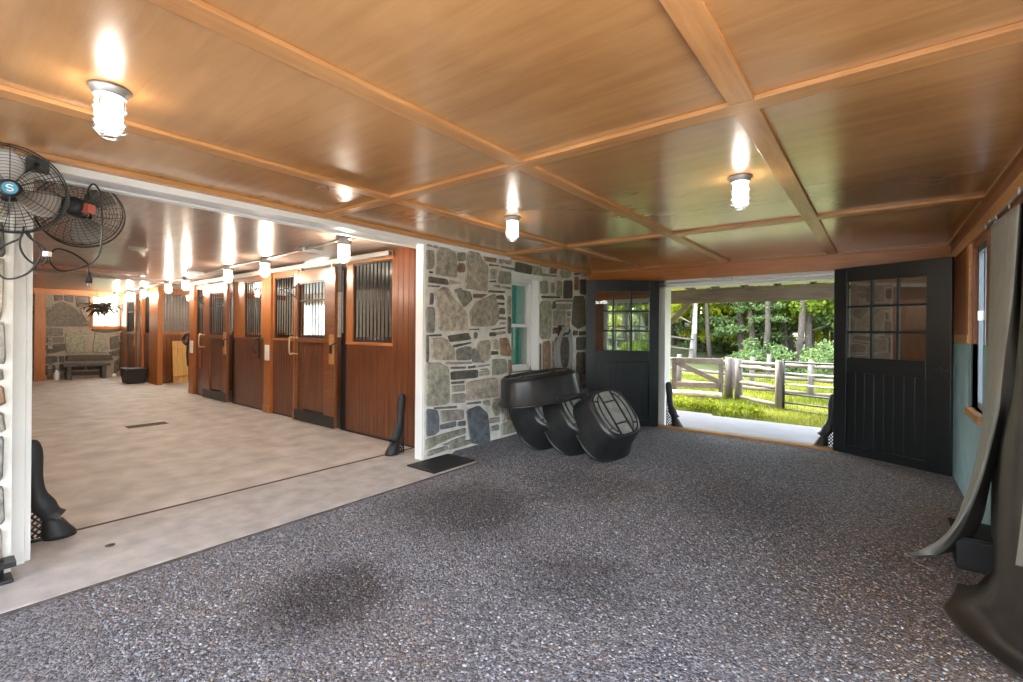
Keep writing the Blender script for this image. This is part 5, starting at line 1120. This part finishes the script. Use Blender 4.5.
for (k, x, y) in spots:
    loc = (x, y, lz(x, y)); rz = R.uniform(0, 6.28)
    if k not in used: o = protos[k]; o.location = loc; o.rotation_euler = (0, 0, rz); used.add(k)
    else: o = dup(protos[k], loc, rz)
    s_ = R.uniform(.85, 1.2); o.scale = (s_, s_, s_*R.uniform(.95, 1.1))
def make_shrub(label, group, leafm, rx, h):
    t = thing('shrub', label, 'shrub', (0, 0, 0), 0, group); cs = [(R.gauss(0, rx*.5), R.gauss(0, rx*.4), abs(R.gauss(h*.45, h*.25))) for _ in range(16)]; m = MB()
    for c in cs[:9]: m.tube([(0, 0, -.1), (c[0]*.5, c[1]*.5, c[2]*.6), c], .015, 5)
    m.build('stems', M['bark'], t); leaves('foliage', cs, 2600, .06, leafm, t, .36, .8); return t
sh = [make_shrub('dark undergrowth shrub at the foot of the woods', 'dark undergrowth shrubs', M['leafd'], 1.0, 1.1), make_shrub('bright green undergrowth shrub at the foot of the woods', 'bright undergrowth shrubs', M['leafg'], 1.0, 1.0)]
used = set()
for (k, x, y) in [(0, -4.2, 22), (1, -9.2, 22.5), (0, -1.6, 20.6), (0, -7.2, 27), (0, -10.8, 24), (1, -6.0, 28), (0, -1.0, 23.5), (0, -8.6, 29), (0, -4.8, 30), (0, -2.2, 34), (0, -6.9, 33)]:
    loc = (x, y, lz(x, y)); rz = R.uniform(0, 6.28)
    if k not in used: o = sh[k]; o.location = loc; o.rotation_euler = (0, 0, rz); used.add(k)
    else: o = dup(sh[k], loc, rz)
    s_ = R.uniform(.8, 1.35); o.scale = (s_, s_, s_)
# trees around the yard on the open sides, out of the photo but mirrored in glass
for (x, y) in ((16, 8), (19, 2), (17, -6), (14, 15), (8, 19), (22, 12)):
    o = dup(protos[1], (x, y, lz(x, y)), R.uniform(0, 6.28), 'leafy tree standing on the lawn right of the barn', 'leafy lawn trees right of the barn')
t = thing('weed_clump', 'leafy yellow-green weeds growing at the edge of the porch slab', 'weeds', (-3.1, 9.6, 0)); cs = [(-3.9+.14*k+R.gauss(0, .06), 9.75+R.gauss(0, .22), R.uniform(-.02, .10)) for k in range(16)]
leaves('foliage', [(c[0]+3.1, c[1]-9.6, c[2]) for c in cs], 1500, .035, M['weed'], t, .16, .7)
m = MB()
for c in cs: m.tube([(c[0], c[1], -.1), c], .006, 5)
m.build('stems', M['blade'], t)
# grass blades as one mass
n = 60000; gx = rng.uniform(-6.2, 2.2, n); gy = 9.02+(rng.random(n)**1.5)*8.5
ok = ~((gx > -3.95) & (gx < -2.42) & (gy < 9.28)); gx = gx[ok]; gy = gy[ok]; n = len(gx)
gzv = np.array([lz(a, b) for a, b in zip(gx, gy)]); hh = rng.uniform(.04, .13, n)*(1+.5*(gy > 12)); an = rng.uniform(0, 6.28, n); wd = .006+.0008*(gy-9)
lx = rng.normal(0, .04, n); ly = rng.normal(0, .04, n); vs = np.stack([np.stack([gx-np.cos(an)*wd, gy-np.sin(an)*wd, gzv-.01], 1), np.stack([gx+np.cos(an)*wd, gy+np.sin(an)*wd, gzv-.01], 1), np.stack([gx+lx, gy+ly, gzv+hh], 1)], 1).reshape(-1, 3)
me = bpy.data.meshes.new('grass'); me.vertices.add(n*3); me.vertices.foreach_set('co', vs.astype(np.float32).ravel()); me.loops.add(n*3); me.loops.foreach_set('vertex_index', np.arange(n*3, dtype=np.int32)); me.polygons.add(n); me.polygons.foreach_set('loop_start', np.arange(0, n*3, 3, dtype=np.int32)); me.update(); me.materials.append(M['blade'])
at = me.attributes.new('tint', 'FLOAT', 'FACE'); at.data.foreach_set('value', np.clip(rng.normal(.5, .2, n)+.35*np.sin(gx*2.1+1.3*np.sin(gy*1.7))*np.sin(gy*2.6), 0, 1).astype(np.float32))
o = bpy.data.objects.new('grass', me); C.objects.link(o); o['kind'] = 'stuff'; tag(o, 'sunlit pasture grass beyond the porch slab', 'grass')
# loose pebbles on the gravel, one mass
bm = bmesh.new(); bmesh.ops.create_icosphere(bm, subdivisions=1, radius=1); iv = np.array([v.co[:] for v in bm.verts], np.float32); fi = np.array([[v.index for v in f.verts] for f in bm.faces], np.int32); bm.free()
n = PEB; px = rng.uniform(-3.56, .62, n); py = .6+(rng.random(n)**1.35)*6.7; k2 = rng.random(n) < .05
ok = ((px*.786+py*.618) < (px*-.618+py*.786)*1.15+.2) & ((px*.786+py*.618) > -(px*-.618+py*.786)*1.15-.2); px = px[ok]; py = py[ok]; n = len(px)
pz = np.array([gz(a, b) for a, b in zip(px, py)]); sz = rng.uniform(.0035, .0085, n); S = np.stack([sz*rng.uniform(.8, 1.4, n), sz*rng.uniform(.8, 1.4, n), sz*rng.uniform(.5, .8, n)], 1); an = rng.uniform(0, 6.28, n)
lv = iv[None]*(1+.18*rng.normal(size=(n, len(iv), 1))); lv = lv*S[:, None, :]; ca, sa = np.cos(an)[:, None], np.sin(an)[:, None]
vs = np.stack([lv[..., 0]*ca-lv[..., 1]*sa+px[:, None], lv[..., 0]*sa+lv[..., 1]*ca+py[:, None], lv[..., 2]+(pz+sz*.15)[:, None]], -1).reshape(-1, 3)
fs = (fi[None]+(np.arange(n, dtype=np.int32)*len(iv))[:, None, None]).reshape(-1, 3)
me = bpy.data.meshes.new('gravel'); me.vertices.add(len(vs)); me.vertices.foreach_set('co', vs.astype(np.float32).ravel()); me.loops.add(len(fs)*3); me.loops.foreach_set('vertex_index', fs.ravel()); me.polygons.add(len(fs)); me.polygons.foreach_set('loop_start', np.arange(0, len(fs)*3, 3, dtype=np.int32)); me.update(); me.materials.append(M['pebble'])
pal = np.array([(.12, .12, .13), (.21, .212, .225), (.29, .292, .31), (.38, .38, .39), (.08, .08, .085), (.33, .27, .21), (.26, .19, .13)]); brown = np.clip((px+.75)/1.1, 0, 1)*.5+.06
stain = np.ones(n)
for (sx, sy, sr, ss) in DAMP: dd = np.hypot(px-sx, py-sy)-.9*sr*(.5+.2*np.sin(px*5.1+sx)*np.sin(py*4.3)); stain *= 1-ss*.64*np.clip((.65*sr-dd)/(.8*sr), 0, 1)
pc = np.where((rng.random(n) < brown)[:, None], pal[rng.integers(5, 7, n)], pal[rng.choice(5, n, p=[.22, .32, .26, .10, .10])])
col = np.ones((n, len(fi), 4), np.float32); col[..., :3] = (pc*rng.uniform(.8, 1.2, (n, 1))*stain[:, None])[:, None, :]; at = me.attributes.new('tint', 'FLOAT_COLOR', 'FACE'); at.data.foreach_set('color', col.reshape(-1, 4).ravel())
o = bpy.data.objects.new('gravel', me); C.objects.link(o); o['kind'] = 'stuff'; tag(o, 'loose grey stones of the gravel floor', 'gravel')
